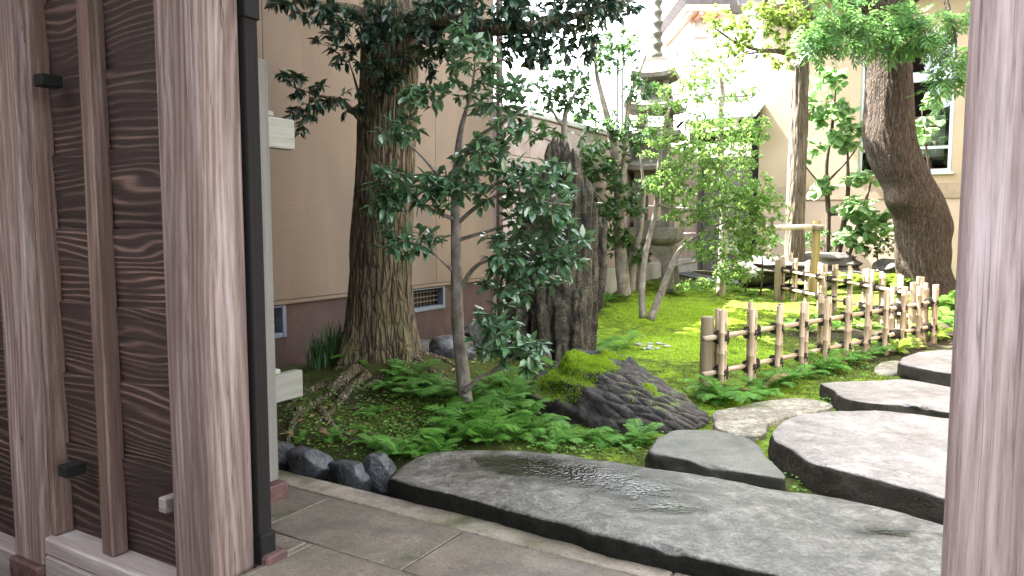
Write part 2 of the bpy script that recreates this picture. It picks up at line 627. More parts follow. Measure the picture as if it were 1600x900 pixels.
MAT['wood_beam'] = m_wood('pale tie beam timber', 'x', (0.13, 0.13, 0.108), (0.22, 0.22, 0.198), (0.31, 0.31, 0.288), 120, 2, 0.2, 0.85, 0.2, (0.10, 0.105, 0.06), 2.0, 3.0, 0.08)
MAT['wood_grey'] = m_wood('grey plank', 'z', (0.06, 0.057, 0.055), (0.15, 0.143, 0.138), (0.24, 0.23, 0.225), 300, 3, 0.1, 0.75, 0.4)
MAT['iron'] = m_plain('black iron', (0.005, 0.0046, 0.0046), 0.75, 0.0, 0.3, 20, 0.2, 0.2)
MAT['granite_red'] = m_stone('red granite', (0.032, 0.013, 0.012), (0.062, 0.026, 0.024), (0.115, 0.062, 0.057), 16, 120, 0.75, 0.3)
MAT['paving'] = m_stone('paving stone', (0.046, 0.037, 0.029), (0.088, 0.072, 0.058), (0.150, 0.125, 0.103), 6, 90, 0.55, 0.6, moss=(0.045, 0.050, 0.018), moss_amt=(0.68, 0.94), dist=0.008)
MAT['kerb'] = m_stone('kerb stone', (0.085, 0.070, 0.052), (0.165, 0.140, 0.110), (0.25, 0.215, 0.175), 8, 80, 0.7, 0.8, moss=(0.07, 0.075, 0.026), moss_amt=(0.62, 0.90), dist=0.012)
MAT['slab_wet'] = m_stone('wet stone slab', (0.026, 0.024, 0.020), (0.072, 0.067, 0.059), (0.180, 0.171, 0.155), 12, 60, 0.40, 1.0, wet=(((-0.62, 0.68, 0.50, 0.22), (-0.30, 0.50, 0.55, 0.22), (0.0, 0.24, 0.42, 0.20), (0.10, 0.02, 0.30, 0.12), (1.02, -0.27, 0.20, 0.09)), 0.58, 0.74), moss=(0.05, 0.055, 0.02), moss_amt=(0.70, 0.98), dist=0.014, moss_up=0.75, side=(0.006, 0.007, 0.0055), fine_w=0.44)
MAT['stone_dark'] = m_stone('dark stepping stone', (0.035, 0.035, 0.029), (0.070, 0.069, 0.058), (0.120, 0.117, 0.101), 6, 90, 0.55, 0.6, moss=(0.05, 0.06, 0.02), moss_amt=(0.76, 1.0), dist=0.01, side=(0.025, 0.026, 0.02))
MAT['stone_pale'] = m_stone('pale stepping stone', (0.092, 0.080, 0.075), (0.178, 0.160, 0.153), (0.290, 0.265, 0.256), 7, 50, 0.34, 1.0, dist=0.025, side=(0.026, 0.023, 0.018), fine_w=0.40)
MAT['stone_mottled'] = m_stone('mottled stepping stone', (0.062, 0.052, 0.039), (0.135, 0.118, 0.090), (0.34, 0.31, 0.25), 11, 40, 0.65, 0.6, moss=(0.07, 0.09, 0.02), moss_amt=(0.70, 0.92), dist=0.01)
MAT['rock_edge'] = m_stone('blue grey edging rock', (0.009, 0.011, 0.013), (0.026, 0.030, 0.035), (0.075, 0.082, 0.09), 8, 60, 0.35, 0.9, moss=(0.05, 0.065, 0.02), moss_amt=(0.74, 0.92))
MAT['rock_scale'] = m_stone('scaly rock', (0.0025, 0.002, 0.0018), (0.011, 0.009, 0.0085), (0.060, 0.050, 0.047), 10, 70, 0.80, 0.9, moss=(0.085, 0.135, 0.012), moss_amt=(0.62, 0.84), moss_up=0.62, moss_attr=0.42)
MAT['rock_fluted'] = m_stone('fluted rock', (0.004, 0.0032, 0.002), (0.026, 0.0215, 0.0135), (0.115, 0.100, 0.066), 9, 60, 0.95, 1.0, moss=(0.030, 0.036, 0.014), moss_amt=(0.50, 0.80), moss_up=0.3, dist=0.05)
MAT['boulder'] = m_stone('back boulder', (0.022, 0.020, 0.018), (0.058, 0.053, 0.048), (0.125, 0.117, 0.107), 4, 50, 0.85, 1.0, moss=(0.05, 0.065, 0.02), moss_amt=(0.72, 0.95), dist=0.04)
MAT['lantern'] = m_stone('lantern stone', (0.055, 0.047, 0.036), (0.105, 0.095, 0.080), (0.17, 0.158, 0.138), 7, 60, 0.9, 0.5, moss=(0.06, 0.056, 0.024), moss_amt=(0.62, 0.9))
MAT['bark_big'] = m_bark('furrowed bark', (0.026, 0.019, 0.012), (0.120, 0.096, 0.062), (0.265, 0.225, 0.158), 0.16, 24, (0.120, 0.118, 0.045), (0.48, 0.76), 1.0)
MAT['bark_right'] = m_bark('knobbly bark', (0.010, 0.007, 0.005), (0.050, 0.035, 0.025), (0.135, 0.102, 0.078), 0.22, 34, None, bump=1.0, crack=0.4)
MAT['bark_straight'] = m_bark('striped pale bark', (0.06, 0.045, 0.033), (0.16, 0.13, 0.10), (0.27, 0.235, 0.19), 0.07, 26, None)
MAT['bark_smooth'] = m_bark('smooth grey bark', (0.095, 0.080, 0.068), (0.215, 0.190, 0.168), (0.40, 0.37, 0.34), 0.8, 9, (0.12, 0.125, 0.08), (0.55, 0.85), 0.5, crack=0.0)
MAT['bark_twig'] = m_bark('brown twig bark', (0.03, 0.022, 0.016), (0.065, 0.048, 0.036), (0.12, 0.095, 0.075), 0.6, 14, None, bump=0.3, crack=0.0)
MAT['leaf_tree'] = m_leaf('dark glossy tree leaf', (0.012, 0.036, 0.022), (0.036, 0.084, 0.046), 0.28, 0.18, 0.6, (0.055, 0.075, 0.045))
MAT['leaf_shrub'] = m_leaf('glossy shrub leaf', (0.036, 0.105, 0.050), (0.105, 0.210, 0.095), 0.25, 0.24, 0.8, (0.12, 0.175, 0.09))
MAT['leaf_mid'] = m_leaf('mid green leaf', (0.020, 0.064, 0.022), (0.085, 0.170, 0.045), 0.32, 0.32, 0.6)
MAT['leaf_light'] = m_leaf('light green small leaf', (0.075, 0.180, 0.034), (0.220, 0.360, 0.085), 0.40, 0.50, 0.5, None, (0.38, 0.32, 0.07))
MAT['leaf_yellow'] = m_leaf('yellow green leaf', (0.075, 0.140, 0.018), (0.19, 0.27, 0.045), 0.45, 0.50, 0.4, None, (0.36, 0.30, 0.06))
MAT['leaf_broad'] = m_leaf('broad pale leaf', (0.110, 0.220, 0.080), (0.230, 0.360, 0.150), 0.5, 0.46, 0.35)
MAT['leaf_pinnate'] = m_leaf('pinnate leaf', (0.034, 0.105, 0.030), (0.115, 0.225, 0.060), 0.4, 0.42, 0.4)
MAT['fern'] = m_leaf('fern green', (0.042, 0.145, 0.020), (0.160, 0.350, 0.052), 0.5, 0.42, 0.3)
MAT['fern_yellow'] = m_leaf('yellow fern green', (0.110, 0.200, 0.022), (0.25, 0.33, 0.045), 0.5, 0.40, 0.3)
MAT['grass'] = m_leaf('tufted grass', (0.020, 0.060, 0.022), (0.055, 0.115, 0.040), 0.45, 0.25, 0.4)
MAT['cover'] = m_leaf('ground cover leaf', (0.055, 0.150, 0.022), (0.150, 0.280, 0.045), 0.5, 0.35, 0.3)
MAT['moss_blade'] = m_leaf('moss tuft', (0.125, 0.225, 0.013), (0.290, 0.420, 0.032), 0.8, 0.38, 0.1)
MAT['dead_leaf'] = m_leaf('dry leaf', (0.10, 0.06, 0.03), (0.30, 0.21, 0.11), 0.7, 0.15, 0.2)


def m_siding():
    m = NT('beige siding')
    x, y, z = m.sep(m.obj)
    fine = m.math('MULTIPLY_ADD', m.math('SINE', m.math('MULTIPLY', z, 520.0)), 0.5, 0.5)
    a = m.noise(m.map(scale=(1, 1, 0.25)), 1.3, 5.0, 0.6)
    b = m.noise(None, 40.0, 3.0)
    col = m.ramp(a, [(0.3, (0.152, 0.112, 0.084)), (0.7, (0.200, 0.150, 0.114))])
    col = m.mix(m.math('MULTIPLY', b, 0.12), col, (0.105, 0.080, 0.062))
    st = m.noise(m.map(scale=(1, 1, 0.12)), 4.0, 4.0)
    col = m.mix(m.ramp(st, [(0.55, 0.0), (0.8, 0.3)]), col, (0.10, 0.082, 0.066))
    blotch = m.noise(None, 0.9, 4.0, 0.6)
    col = m.mix(m.ramp(blotch, [(0.45, 0.0), (0.75, 0.35)]), col, (0.112, 0.094, 0.084))
    drip = m.noise(m.map(scale=(1, 1, 0.03)), 11.0, 5.0, 0.7)
    col = m.mix(m.ramp(drip, [(0.58, 0.0), (0.74, 0.28)]), col, (0.088, 0.075, 0.062))
    return m.done(m.bsdf(col, 0.8, m.bump(m.math('ADD', fine, b), 0.25, 0.002), 0.3))


def m_moss_ground():
    m = NT('moss and soil')
    a = m.attr('rnd')
    n1 = m.noise(None, 1.9, 6.0, 0.65)
    n2 = m.noise(None, 75.0, 4.0, 0.7)
    n3 = m.noise(None, 7.0, 5.0, 0.65)
    bright = m.ramp(n2, [(0.3, (0.095, 0.170, 0.011)), (0.68, (0.290, 0.420, 0.033))])
    dull = m.ramp(n2, [(0.3, (0.020, 0.030, 0.006)), (0.7, (0.075, 0.095, 0.018))])
    soil = m.ramp(n2, [(0.3, (0.012, 0.009, 0.006)), (0.7, (0.045, 0.034, 0.022))])
    f = m.math('ADD', a, m.math('MULTIPLY_ADD', n3, 0.9, -0.45))
    col = m.mix(m.ramp(f, [(0.42, 0.0), (0.62, 1.0)]), dull, bright)
    f2 = m.math('ADD', a, m.math('MULTIPLY_ADD', n1, 1.2, -0.6))
    col = m.mix(m.ramp(f2, [(0.02, 1.0), (0.20, 0.0)]), col, soil)
    h = m.math('ADD', n2, m.math('MULTIPLY', n3, 1.2))
    return m.done(m.bsdf(col, 0.95, m.bump(h, 0.9, 0.02), 0.15))


def m_bamboo(name, base, dark, light):
    m = NT(name)
    v = m.map(scale=(1, 1, 0.05), off=m.rand())
    a = m.noise(v, 60.0, 4.0, 0.6)
    b = m.noise(m.map(scale=(1, 1, 0.4), off=m.rand()), 9.0, 4.0, 0.65)
    col = m.ramp(a, [(0.3, dark), (0.55, base), (0.8, light)])
    col = m.mix(m.ramp(b, [(0.56, 0.0), (0.80, 0.55)]), col, tuple(c * 0.42 for c in base))
    col = m.mix(m.math('MULTIPLY', m.rand(), 0.25), col, tuple(c * 0.6 for c in base))
    return m.done(m.bsdf(col, 0.5, m.bump(a, 0.25, 0.003), 0.4))


def m_glass():
    m = NT('window glass')
    fr = m.nd('Fresnel', IOR=1.5).outputs[0]
    gl = m.nd('BsdfGlossy', Roughness=0.02)
    tr = m.nd('BsdfTransparent')
    m.set(tr.inputs[0], (0.75, 0.80, 0.80))
    s = m.nd('MixShader', i0=m.math('MULTIPLY_ADD', fr, 1.1, 0.05, clamp=True), i1=tr.outputs[0], i2=gl.outputs[0])
    return m.done(s.outputs[0])


MAT['siding'] = m_siding()
MAT['moss'] = m_moss_ground()
MAT['bamboo'] = m_bamboo('dry bamboo', (0.36, 0.275, 0.190), (0.165, 0.115, 0.074), (0.52, 0.43, 0.335))
MAT['bamboo_pale'] = m_bamboo('bleached bamboo', (0.52, 0.45, 0.36), (0.34, 0.28, 0.21), (0.66, 0.60, 0.52))
MAT['log'] = m_wood('fence log', 'z', (0.10, 0.075, 0.045), (0.20, 0.16, 0.10), (0.30, 0.255, 0.175), 80, 3, 0.06, 0.8, 0.5)
MAT['log_yellow'] = m_wood('yellow post', 'z', (0.22, 0.16, 0.06), (0.36, 0.28, 0.11), (0.48, 0.39, 0.19), 60, 3, 0.06, 0.7, 0.3)
MAT['rope'] = m_plain('black palm rope', (0.020, 0.015, 0.013), 0.9, 0, 0.4, 200, 0.8)
MAT['glass'] = m_glass()
MAT['foundation'] = m_stone('red brown foundation', (0.030, 0.0165, 0.017), (0.050, 0.027, 0.027), (0.080, 0.047, 0.046), 3, 130, 0.75, 0.3, moss=(0.05, 0.045, 0.022), moss_amt=(0.60, 0.9), moss_up=0.0, dist=0.004)
MAT['vent_frame'] = m_plain('blue grey metal', (0.16, 0.19, 0.25), 0.5, 0.3, 0.12, 10)
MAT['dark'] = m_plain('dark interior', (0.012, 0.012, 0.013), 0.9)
MAT['flashing'] = m_plain('dark flashing', (0.10, 0.085, 0.07), 0.6)
MAT['downpipe'] = m_plain('brown downpipe', (0.055, 0.030, 0.026), 0.4, 0, 0.1)
MAT['block_pink'] = m_stone('pinkish wall block', (0.21, 0.165, 0.16), (0.28, 0.225, 0.22), (0.34, 0.285, 0.28), 2.5, 90, 0.85, 0.2, dist=0.004)
MAT['plinth'] = m_stone('pale plinth concrete', (0.24, 0.24, 0.25), (0.32, 0.32, 0.33), (0.40, 0.40, 0.41), 3, 90, 0.85, 0.2, dist=0.004)
MAT['far_wall'] = m_plain('far beige render', (0.31, 0.245, 0.172), 0.85, 0, 0.10, 1.2, 0.15)
MAT['far_wall_low'] = m_plain('far lower render', (0.36, 0.28, 0.235), 0.85, 0, 0.12, 1.2, 0.15)
MAT['band'] = m_plain('brown band', (0.24, 0.185, 0.14), 0.8)
MAT['alu'] = m_plain('aluminium frame', (0.46, 0.50, 0.54), 0.4, 0.5, 0.05)
MAT['tin'] = m_plain('blue white tin roof', (0.55, 0.62, 0.68), 0.4, 0.2, 0.08)
MAT['tile'] = m_plain('grey roof tile', (0.16, 0.15, 0.17), 0.5, 0, 0.25, 5)
MAT['red_paint'] = m_plain('washed out vermilion paint', (0.70, 0.46, 0.41), 0.55)  # overexposure put into the colour: paler than the real vermilion
MAT['white_wall'] = m_plain('white plaster', (0.78, 0.76, 0.73), 0.85, 0, 0.04)
MAT['paper'] = m_plain('white paper', (0.75, 0.73, 0.72), 0.9, 0, 0.03)
MAT['red_ink'] = m_plain('red ink', (0.60, 0.06, 0.06), 0.8)
MAT['asphalt'] = m_stone('asphalt', (0.040, 0.041, 0.045), (0.062, 0.063, 0.068), (0.095, 0.095, 0.10), 6, 160, 0.8, 0.5, dist=0.006)
MAT['white_pebble'] = m_stone('white pebble', (0.18, 0.17, 0.15), (0.28, 0.27, 0.24), (0.40, 0.39, 0.36), 8, 60, 0.7, 0.2)
MAT['gravel'] = m_stone('dark gravel', (0.05, 0.048, 0.045), (0.12, 0.115, 0.108), (0.26, 0.25, 0.24), 20, 60, 0.8, 0.4)
MAT['steel_pole'] = m_plain('grey steel pole', (0.13, 0.135, 0.14), 0.5, 0.4)

rng = np.random.default_rng(7)
random.seed(7)

# ------------------------------------------------------------------ ground: one sheet to the horizon
def make_ground():
    xs = np.concatenate([[-400, -150, -60, -30, -18, -12, -9, -7, -6, -5.3], np.arange(-4.8, 8.2, 0.045), [8.6, 9.2, 10, 11.5, 14, 18, 26, 40, 80, 180, 400]])
    ys = np.concatenate([[-300, -100, -40, -20, -10, -5, -2, 0, 1, 1.6], np.arange(2.0, 15.6, 0.05), [16, 16.6, 17.3, 18, 19, 21, 24, 30, 40, 70, 150, 500]])
    X, Y = np.meshgrid(xs, ys)
    Z = height(X, Y)
    X, Y, Z = X, Y, Z
    V = np.stack([X.ravel(), Y.ravel(), Z.ravel()], 1)
    ny, nx = X.shape
    i, j = np.meshgrid(np.arange(ny - 1), np.arange(nx - 1), indexing='ij')
    Q = np.stack([i * nx + j, i * nx + j + 1, (i + 1) * nx + j + 1, (i + 1) * nx + j], -1).reshape(-1, 4)
    x, y = V[:, 0], V[:, 1]
    moss = 0.58 * np.exp(-(((x - 1.7) / 1.9) ** 4 + ((y - 9.2) / 3.6) ** 4)) * (1 - 0.12 * sstep(9.5, 11.5, y)) * (1 + 0.40 * fbm(np.stack([x * 1.1, y * 1.1, 0 * x], 1), 4)) + 0.45 * sstep(1.0, 2.5, x) * sstep(10.0, 11.5, y) * (1 - sstep(14.5, 16, y))
    moss = np.maximum(moss, 0.16 * np.exp(-(((x + 0.9) / 1.5) ** 4 + ((y - 5.6) / 1.3) ** 4)))
    moss = np.maximum(moss, 0.52 * np.exp(-(((x - 2.6) / 3.2) ** 4 + ((y - 5.6) / 1.9) ** 4)))
    mb = MB().add(V, Q, moss)
    o = build(mb, 'ground', MAT['moss'], None, True, (0, 0, 0))
    tag(o, 'mossy garden ground with soil under the trees', None, None, 'structure')
    return o


ground = make_ground()

road = gbox('road', -30.0, 30.0, -12.0, -0.13, -0.40, -0.305, MAT['asphalt'], None, 0.0)
tag(road, 'dark street surface in front of the gate', None, None, 'structure')

# ------------------------------------------------------------------ gate floor: kerb and paving slabs
floor = link('gate_floor', None, M=Matrix.Translation(GW(0, 0.5, -0.1)))
tag(floor, 'paved floor of the gateway edged by a narrow kerb', None, None, 'structure')
gbox('floor_bed', -1.6, 4.4, 0.22, 1.12, -0.60, -0.05, MAT['dark'], floor, 0.0)
gbox('floor_bed', 0.0, 4.4, -0.10, 0.219, -0.60, -0.05, MAT['dark'], floor, 0.0)
for a, b in ((-1.6, 1.62), (1.625, 4.4)):
    gbox('kerb_stone', a, b, 0.972, T_KERB, -0.20, 0.004, MAT['kerb'], floor, 0.012, segs=2)
# the seam through (712,838)
pt = G(712, 838, 0) - C0
S1 = pt.dot(g)
pt2 = G(468, 860, 0) - C0
S2 = pt2.dot(g)
for a, b in ((S1 - 1.9, S1 - 0.888), (S1 - 0.88, S1 - 0.005), (S1 + 0.005, S1 + 0.9), (S1 + 0.906, S1 + 1.8), (S1 + 1.806, S1 + 2.9)):
    gbox('paving_slab', a, b, 0.492, 0.962, -0.12, 0.0, MAT['paving'], floor, 0.003)
for a, b in ((0.035, S2 - 0.003), (S2 + 0.003, S2 + 0.9), (S2 + 0.906, S2 + 1.8), (S2 + 1.806, S2 + 2.8)):
    gbox('paving_slab', a, b, -0.08, 0.484, -0.12, 0.0, MAT['paving'], floor, 0.003)

gbox('paving_slab', -0.8, 0.030, 0.345, 0.486, -0.12, 0.0, MAT['paving'], floor, 0.006)

# ------------------------------------------------------------------ the gate
zt = 3.6
lp = thing('gate_post', GW(-0.137, 0.106, -0.3), 'thick square weathered gate post beside the boarded panel on the left', 'gate post')
gbox('post_shaft', -0.273, 0.0, 0.0, 0.212, -0.30, zt, MAT['wood_post'], lp, 0.018, segs=3)
gbox('footing', -0.30, 0.03, -0.03, 0.24, -0.40, -0.055, MAT['granite_red'], lp, 0.01)
SR = s_at(1493, 0.0)
rp = thing('gate_post', GW(SR + 0.15, 0.12, -0.3), 'purplish brown gate post cut by the right edge of the photo', 'gate post')
gbox('post_shaft', SR, SR + 0.30, 0.0, 0.24, -0.30, zt, MAT['wood_post_pale'], rp, 0.016, segs=3)
gbox('footing', SR - 0.03, SR + 0.33, -0.03, 0.27, -0.40, -0.055, MAT['granite_red'], rp, 0.01)

# boarded wing panel
sL0, sL1 = s_at(4, 0.0), s_at(46, 0.0)
sS0, sS1 = s_at(51, 0.035), s_at(65, 0.035)
sB0, sB1 = s_at(139, 0.045), s_at(156, 0.045)
sR0 = -0.273
wp = thing('wing_panel', GW((sL0 + sR0) / 2, 0.1, -0.3), 'dark boarded wooden panel with a central batten left of the gate opening', 'panel')
gbox('end_post', sL0, sL1, -0.015, 0.17, -0.26, zt, MAT['wood_post'], wp, 0.01, segs=2)
gbox('stile', sL1 + 0.012, sS1, 0.035, 0.135, -0.108, zt, MAT['wood_batten'], wp, 0.006)
gbox('groove_strip', sL1, sL1 + 0.012, 0.05, 0.12, -0.108, zt, MAT['wood_orange'], wp, 0.0)
gbox('batten', sB0, sB1, 0.045, 0.128, -0.108, zt, MAT['wood_batten'], wp, 0.006)
gbox('edge_stile', sR0 - 0.028, sR0 - 0.001, 0.06, 0.135, -0.108, zt, MAT['wood_dark'], wp, 0.004)
zb = 0.05
zs = [-0.10, 0.36, 0.73, 1.10, 1.47, 1.84, 2.21, 2.58, 2.95, 3.32]
for k in range(len(zs) - 1):
    o = gbox('board', sS1 - 0.02, sR0 - 0.02, 0.128, 0.152, zs[k] - 0.014, zs[k + 1] + 0.006, MAT['wood_board'], wp, 0.004, tilt=math.radians(3.6))
gbox('bottom_rail', sL1, sR0, 0.0, 0.16, -0.20, -0.11, MAT['wood_sill'], wp, 0.01)
gbox('ground_sill', sL1 + 0.002, sR0 - 0.002, -0.004, 0.18, -0.50, -0.202, MAT['wood_sill'], wp, 0.012)
gbox('sill_footing', sL0, sR0, -0.05, 0.2, -0.70, -0.502, MAT['granite_red'], wp, 0.01)


def peg(px, py, w, hgt, t, mat):
    s = s_at(px, t - 0.05, py)
    Yp = GW(s, t).y
    z = P(px, py, Yp).z
    gbox('peg', s - w / 2, s + w / 2, t - 0.05, t + 0.05, z - hgt / 2, z + hgt / 2, mat, wp, 0.006)


peg(58, 127, 0.08, 0.058, 0.03, MAT['iron'])
peg(96, 733, 0.075, 0.06, 0.03, MAT['wood_dark'])
peg(252, 785, 0.05, 0.07, 0.08, MAT['wood_sill'])
gbox('post_footing', sL0 - 0.02, sL1, -0.04, 0.19, -0.7, -0.262, MAT['granite_red'], wp, 0.01)
# wall continuing to the left of the panel
ow = thing('side_wall', GW(sL0 - 0.8, 0.1, -0.3), 'dark boarded wall continuing past the left edge of the photo', 'wall')
for k in range(-1, 9):
    z0 = 0.36 + 0.37 * (k - 0)
    gbox('board', sL0 - 1.6, sL0 - 0.004, 0.10, 0.125, z0 - 0.31, z0 + 0.062, MAT['wood_board'], ow, 0.003, tilt=math.radians(2.0))
gbox('ground_sill', sL0 - 1.6, sL0 - 0.006, 0.0, 0.18, -0.45, -0.266, MAT['wood_sill'], ow, 0.01)

# open door edge: dark jamb with iron fittings
jb = thing('door_jamb', GW(0.0, 0.26, 0), 'dark narrow door jamb with iron fittings behind the left gate post', 'door jamb')
sj = s_at(401.5, 0.245)
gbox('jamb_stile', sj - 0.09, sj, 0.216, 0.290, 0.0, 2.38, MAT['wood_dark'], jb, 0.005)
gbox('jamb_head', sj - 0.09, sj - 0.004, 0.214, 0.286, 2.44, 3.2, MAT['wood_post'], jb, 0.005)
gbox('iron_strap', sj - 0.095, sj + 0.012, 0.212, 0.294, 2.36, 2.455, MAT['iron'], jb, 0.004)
for zz in (2.52, 2.60):
    gbox('iron_nail', sj - 0.002, sj + 0.018, 0.235, 0.262, zz, zz + 0.04, MAT['iron'], jb, 0.004)
gbox('pivot_shoe', sj - 0.085, sj + 0.016, 0.212, 0.300, -0.01, 0.13, MAT['iron'], jb, 0.012, segs=2)
gbox('pivot_block', sj - 0.12, sj + 0.05, 0.216, 0.34, -0.1, 0.035, MAT['granite_red'], jb, 0.01)

# pale support post with tie beams running along n
TS = 0.66
s1_ = s_at(428, TS + 0.17)
sp = thing('support_post', GW(s1_ - 0.08, TS + 0.09, 0), 'pale grey support post with two stub tie beams behind the gate', 'post')
gbox('post_shaft', s1_ - 0.16, s1_, TS, TS + 0.17, 0.095, 2.36, MAT['wood_pale'], sp, 0.008, segs=2)
gbox('base_stone', s1_ - 0.20, s1_ + 0.05, TS - 0.13, TS + 0.19, -0.01, 0.09, MAT['granite_red'], sp, 0.008)
for (py, hh, px_end) in ((208, 0.165, 461), (604, 0.155, 474)):
    sb_ = s1_ - 0.03
    te = t_at(px_end, sb_, py)
    zc = P(px_end - 20, py, GW(sb_, (te + TS + 0.17) / 2).y).z
    c = GW(sb_ - 0.03, (TS + 0.171 + te) / 2, zc)
    tie_rot = Matrix.Rotation(GA + math.pi / 2, 4, 'Z')
    box('tie_beam', (te - TS - 0.171, 0.06, hh), c, 0, MAT['wood_beam'], sp, 0.008, tie_rot, 2)
    c = GW(sb_ - 0.03, (0.30 + TS - 0.001) / 2, zc)
    box('tie_beam', (TS - 0.301, 0.06, hh), c, 0, MAT['wood_beam'], sp, 0.008, tie_rot, 2)
    box('wedge', (0.06, 0.05, 0.03), GW(sb_ - 0.03, TS + 0.205, zc + hh / 2 + 0.0155), 0, MAT['wood_beam'], sp, 0.006, tie_rot, 1)

# the gate's own roof, out of view, added to shade the paved floor
gr = thing('unseen_gate_roof', GW(1.3, 0.5, 3.1), 'unseen tiled gate roof added to shade the paved floor', 'roof')
gbox('lintel', -0.40, SR + 0.7, 0.02, 0.20, 3.05, 3.35, MAT['wood_post'], gr, 0.01)
gbox('ceiling_board', -1.9, SR + 2.0, -0.75, 1.30, 3.602, 3.66, MAT['wood_dark'], gr, 0.0)
for q in range(9):
    gbox('rafter', -1.7 + q * 0.75, -1.62 + q * 0.75, -0.85, 1.36, 3.50, 3.60, MAT['wood_dark'], gr, 0.005)
gbox('roof_cover', -2.0, SR + 2.1, -0.95, 1.42, 3.662, 3.9, MAT['iron'], gr, 0.02)

# unseen house across the street, added to cut the light from behind
sh_ = thing('added_street_house', GW(3.0, -10.0, -0.3), 'unseen plain rendered house across the lane, added to block light from behind', 'house')
gbox('wall', -9.0, 15.0, -14.0, -8.0, -0.4, 6.6, MAT['siding'], sh_, 0.0)
gbox('roof', -9.6, 15.6, -14.6, -7.4, 6.602, 6.9, MAT['tile'], sh_, 0.02)
for q in range(5):
    w_ = gbox('window', -7.5 + q * 4.4, -5.7 + q * 4.4, -7.999, -7.95, 1.0, 2.4, MAT['glass'], sh_, 0.0)
    gbox('frame', -7.6 + q * 4.4, -5.6 + q * 4.4, -7.999, -7.93, 0.9, 0.995, MAT['alu'], w_, 0.0)
    gbox('frame', -7.6 + q * 4.4, -5.6 + q * 4.4, -7.999, -7.93, 2.405, 2.5, MAT['alu'], w_, 0.0)

# ------------------------------------------------------------------ house on the left
hz0, hz1 = 0.76, 7.2
KE = k_at(771)
hs = thing('house', W0 + n * 0.0 + g * -3.0, 'beige sided house with reddish foundation along the left of the garden', 'house')
# foundation pieces leave two vent openings
v1 = (k_at(405), k_at(448), 0.44, 0.745)
v2 = (k_at(643), k_at(697), 0.47, 0.745)
kk = [-6.0, v1[0], v1[1], v2[0], v2[1], KE]
wbox('foundation', kk[0], kk[1], -0.25, -0.03, -0.4, hz0 - 0.01, MAT['foundation'], hs, 0.0)
wbox('foundation', kk[2], kk[3], -0.25, -0.03, -0.4, hz0 - 0.01, MAT['foundation'], hs, 0.0)
wbox('foundation', kk[4], kk[5], -0.25, -0.03, -0.4, hz0 - 0.01, MAT['foundation'], hs, 0.0)
for v in (v1, v2):
    wbox('foundation', v[0], v[1], -0.25, -0.031, -0.4, v[2], MAT['foundation'], hs, 0.0)
    vt = wbox('vent', v[0], v[1], -0.24, -0.20, v[2], v[3], MAT['dark'], hs, 0.0)
    fw = 0.045
    for q in ((v[0], v[0] + fw, v[2], v[3]), (v[1] - fw, v[1], v[2], v[3])):
        wbox('vent_frame', q[0], q[1], -0.12, -0.012, q[2], q[3], MAT['vent_frame'], vt, 0.004)
    wbox('vent_frame', v[0] + fw, v[1] - fw, -0.12, -0.014, v[2], v[2] + fw, MAT['vent_frame'], vt, 0.004)
    wbox('vent_frame', v[0] + fw, v[1] - fw, -0.12, -0.014, v[3] - 0.02, v[3], MAT['vent_frame'], vt, 0.004)
    nb = 9
    for i in range(1, nb):
        ka = v[0] + fw + (v[1] - v[0] - 2 * fw) * i / nb
        wbox('grille_bar', ka - 0.006, ka + 0.006, -0.115, -0.105, v[2] + fw, v[3] - 0.02, MAT['flashing'], vt, 0.0)
    for i in range(1, 4):
        zz = v[2] + fw + (v[3] - v[2] - fw) * i / 4
        wbox('grille_bar', v[0] + fw, v[1] - fw, -0.104, -0.094, zz - 0.006, zz + 0.006, MAT['flashing'], vt, 0.0)
k0 = -0.06
joints = [-6.0, k0 - 3.8, k0 - 2.53, k0 - 1.265, k0, k0 + 1.265, k0 + 2.53, KE]
for a, b in zip(joints[:-1], joints[1:]):
    for z0, z1 in ((hz0 + 0.035, 4.0), (4.006, hz1)):
        wbox('siding_panel', a + 0.003, b - 0.003, -0.03, 0.0, z0, z1, MAT['siding'], hs, 0.002)
wbox('base_trim', -6.0, KE, -0.04, 0.012, hz0 - 0.006, hz0 + 0.028, MAT['siding'], hs, 0.002)
wbox('wall_core', -6.0, KE - 0.01, -7.0, -0.26, -0.4, hz1 + 0.1, MAT['flashing'], hs, 0.0)
wbox('wall_core', -6.0, KE - 0.012, -0.262, -0.045, hz0 - 0.008, hz1 + 0.1, MAT['flashing'], hs, 0.0)
wbox('end_wall', KE - 0.009, KE + 0.02, -7.0, -0.002, -0.4, hz1 + 0.1, MAT['siding'], hs, 0.0)
wbox('roof', -6.5, KE + 0.5, -7.5, 0.55, hz1 + 0.11, hz1 + 0.3, MAT['tile'], hs, 0.01)
mb = MB()
pb = W0 + n * (KE + 0.06) + g * 0.06
add_tube(mb, [pb + Vector((0, 0, z)) for z in np.linspace(0.1, hz1, 12)], 0.045, 12)
dp = build(mb, 'downpipe', MAT['downpipe'], hs)
for zz in (1.2, 2.6, 4.0, 5.4):
    mb = MB()
    add_tube(mb, [pb + Vector((0, 0, zz)), pb + Vector((0, 0, zz + 0.04))], 0.053, 12)
    build(mb, 'pipe_bracket', MAT['iron'], dp)

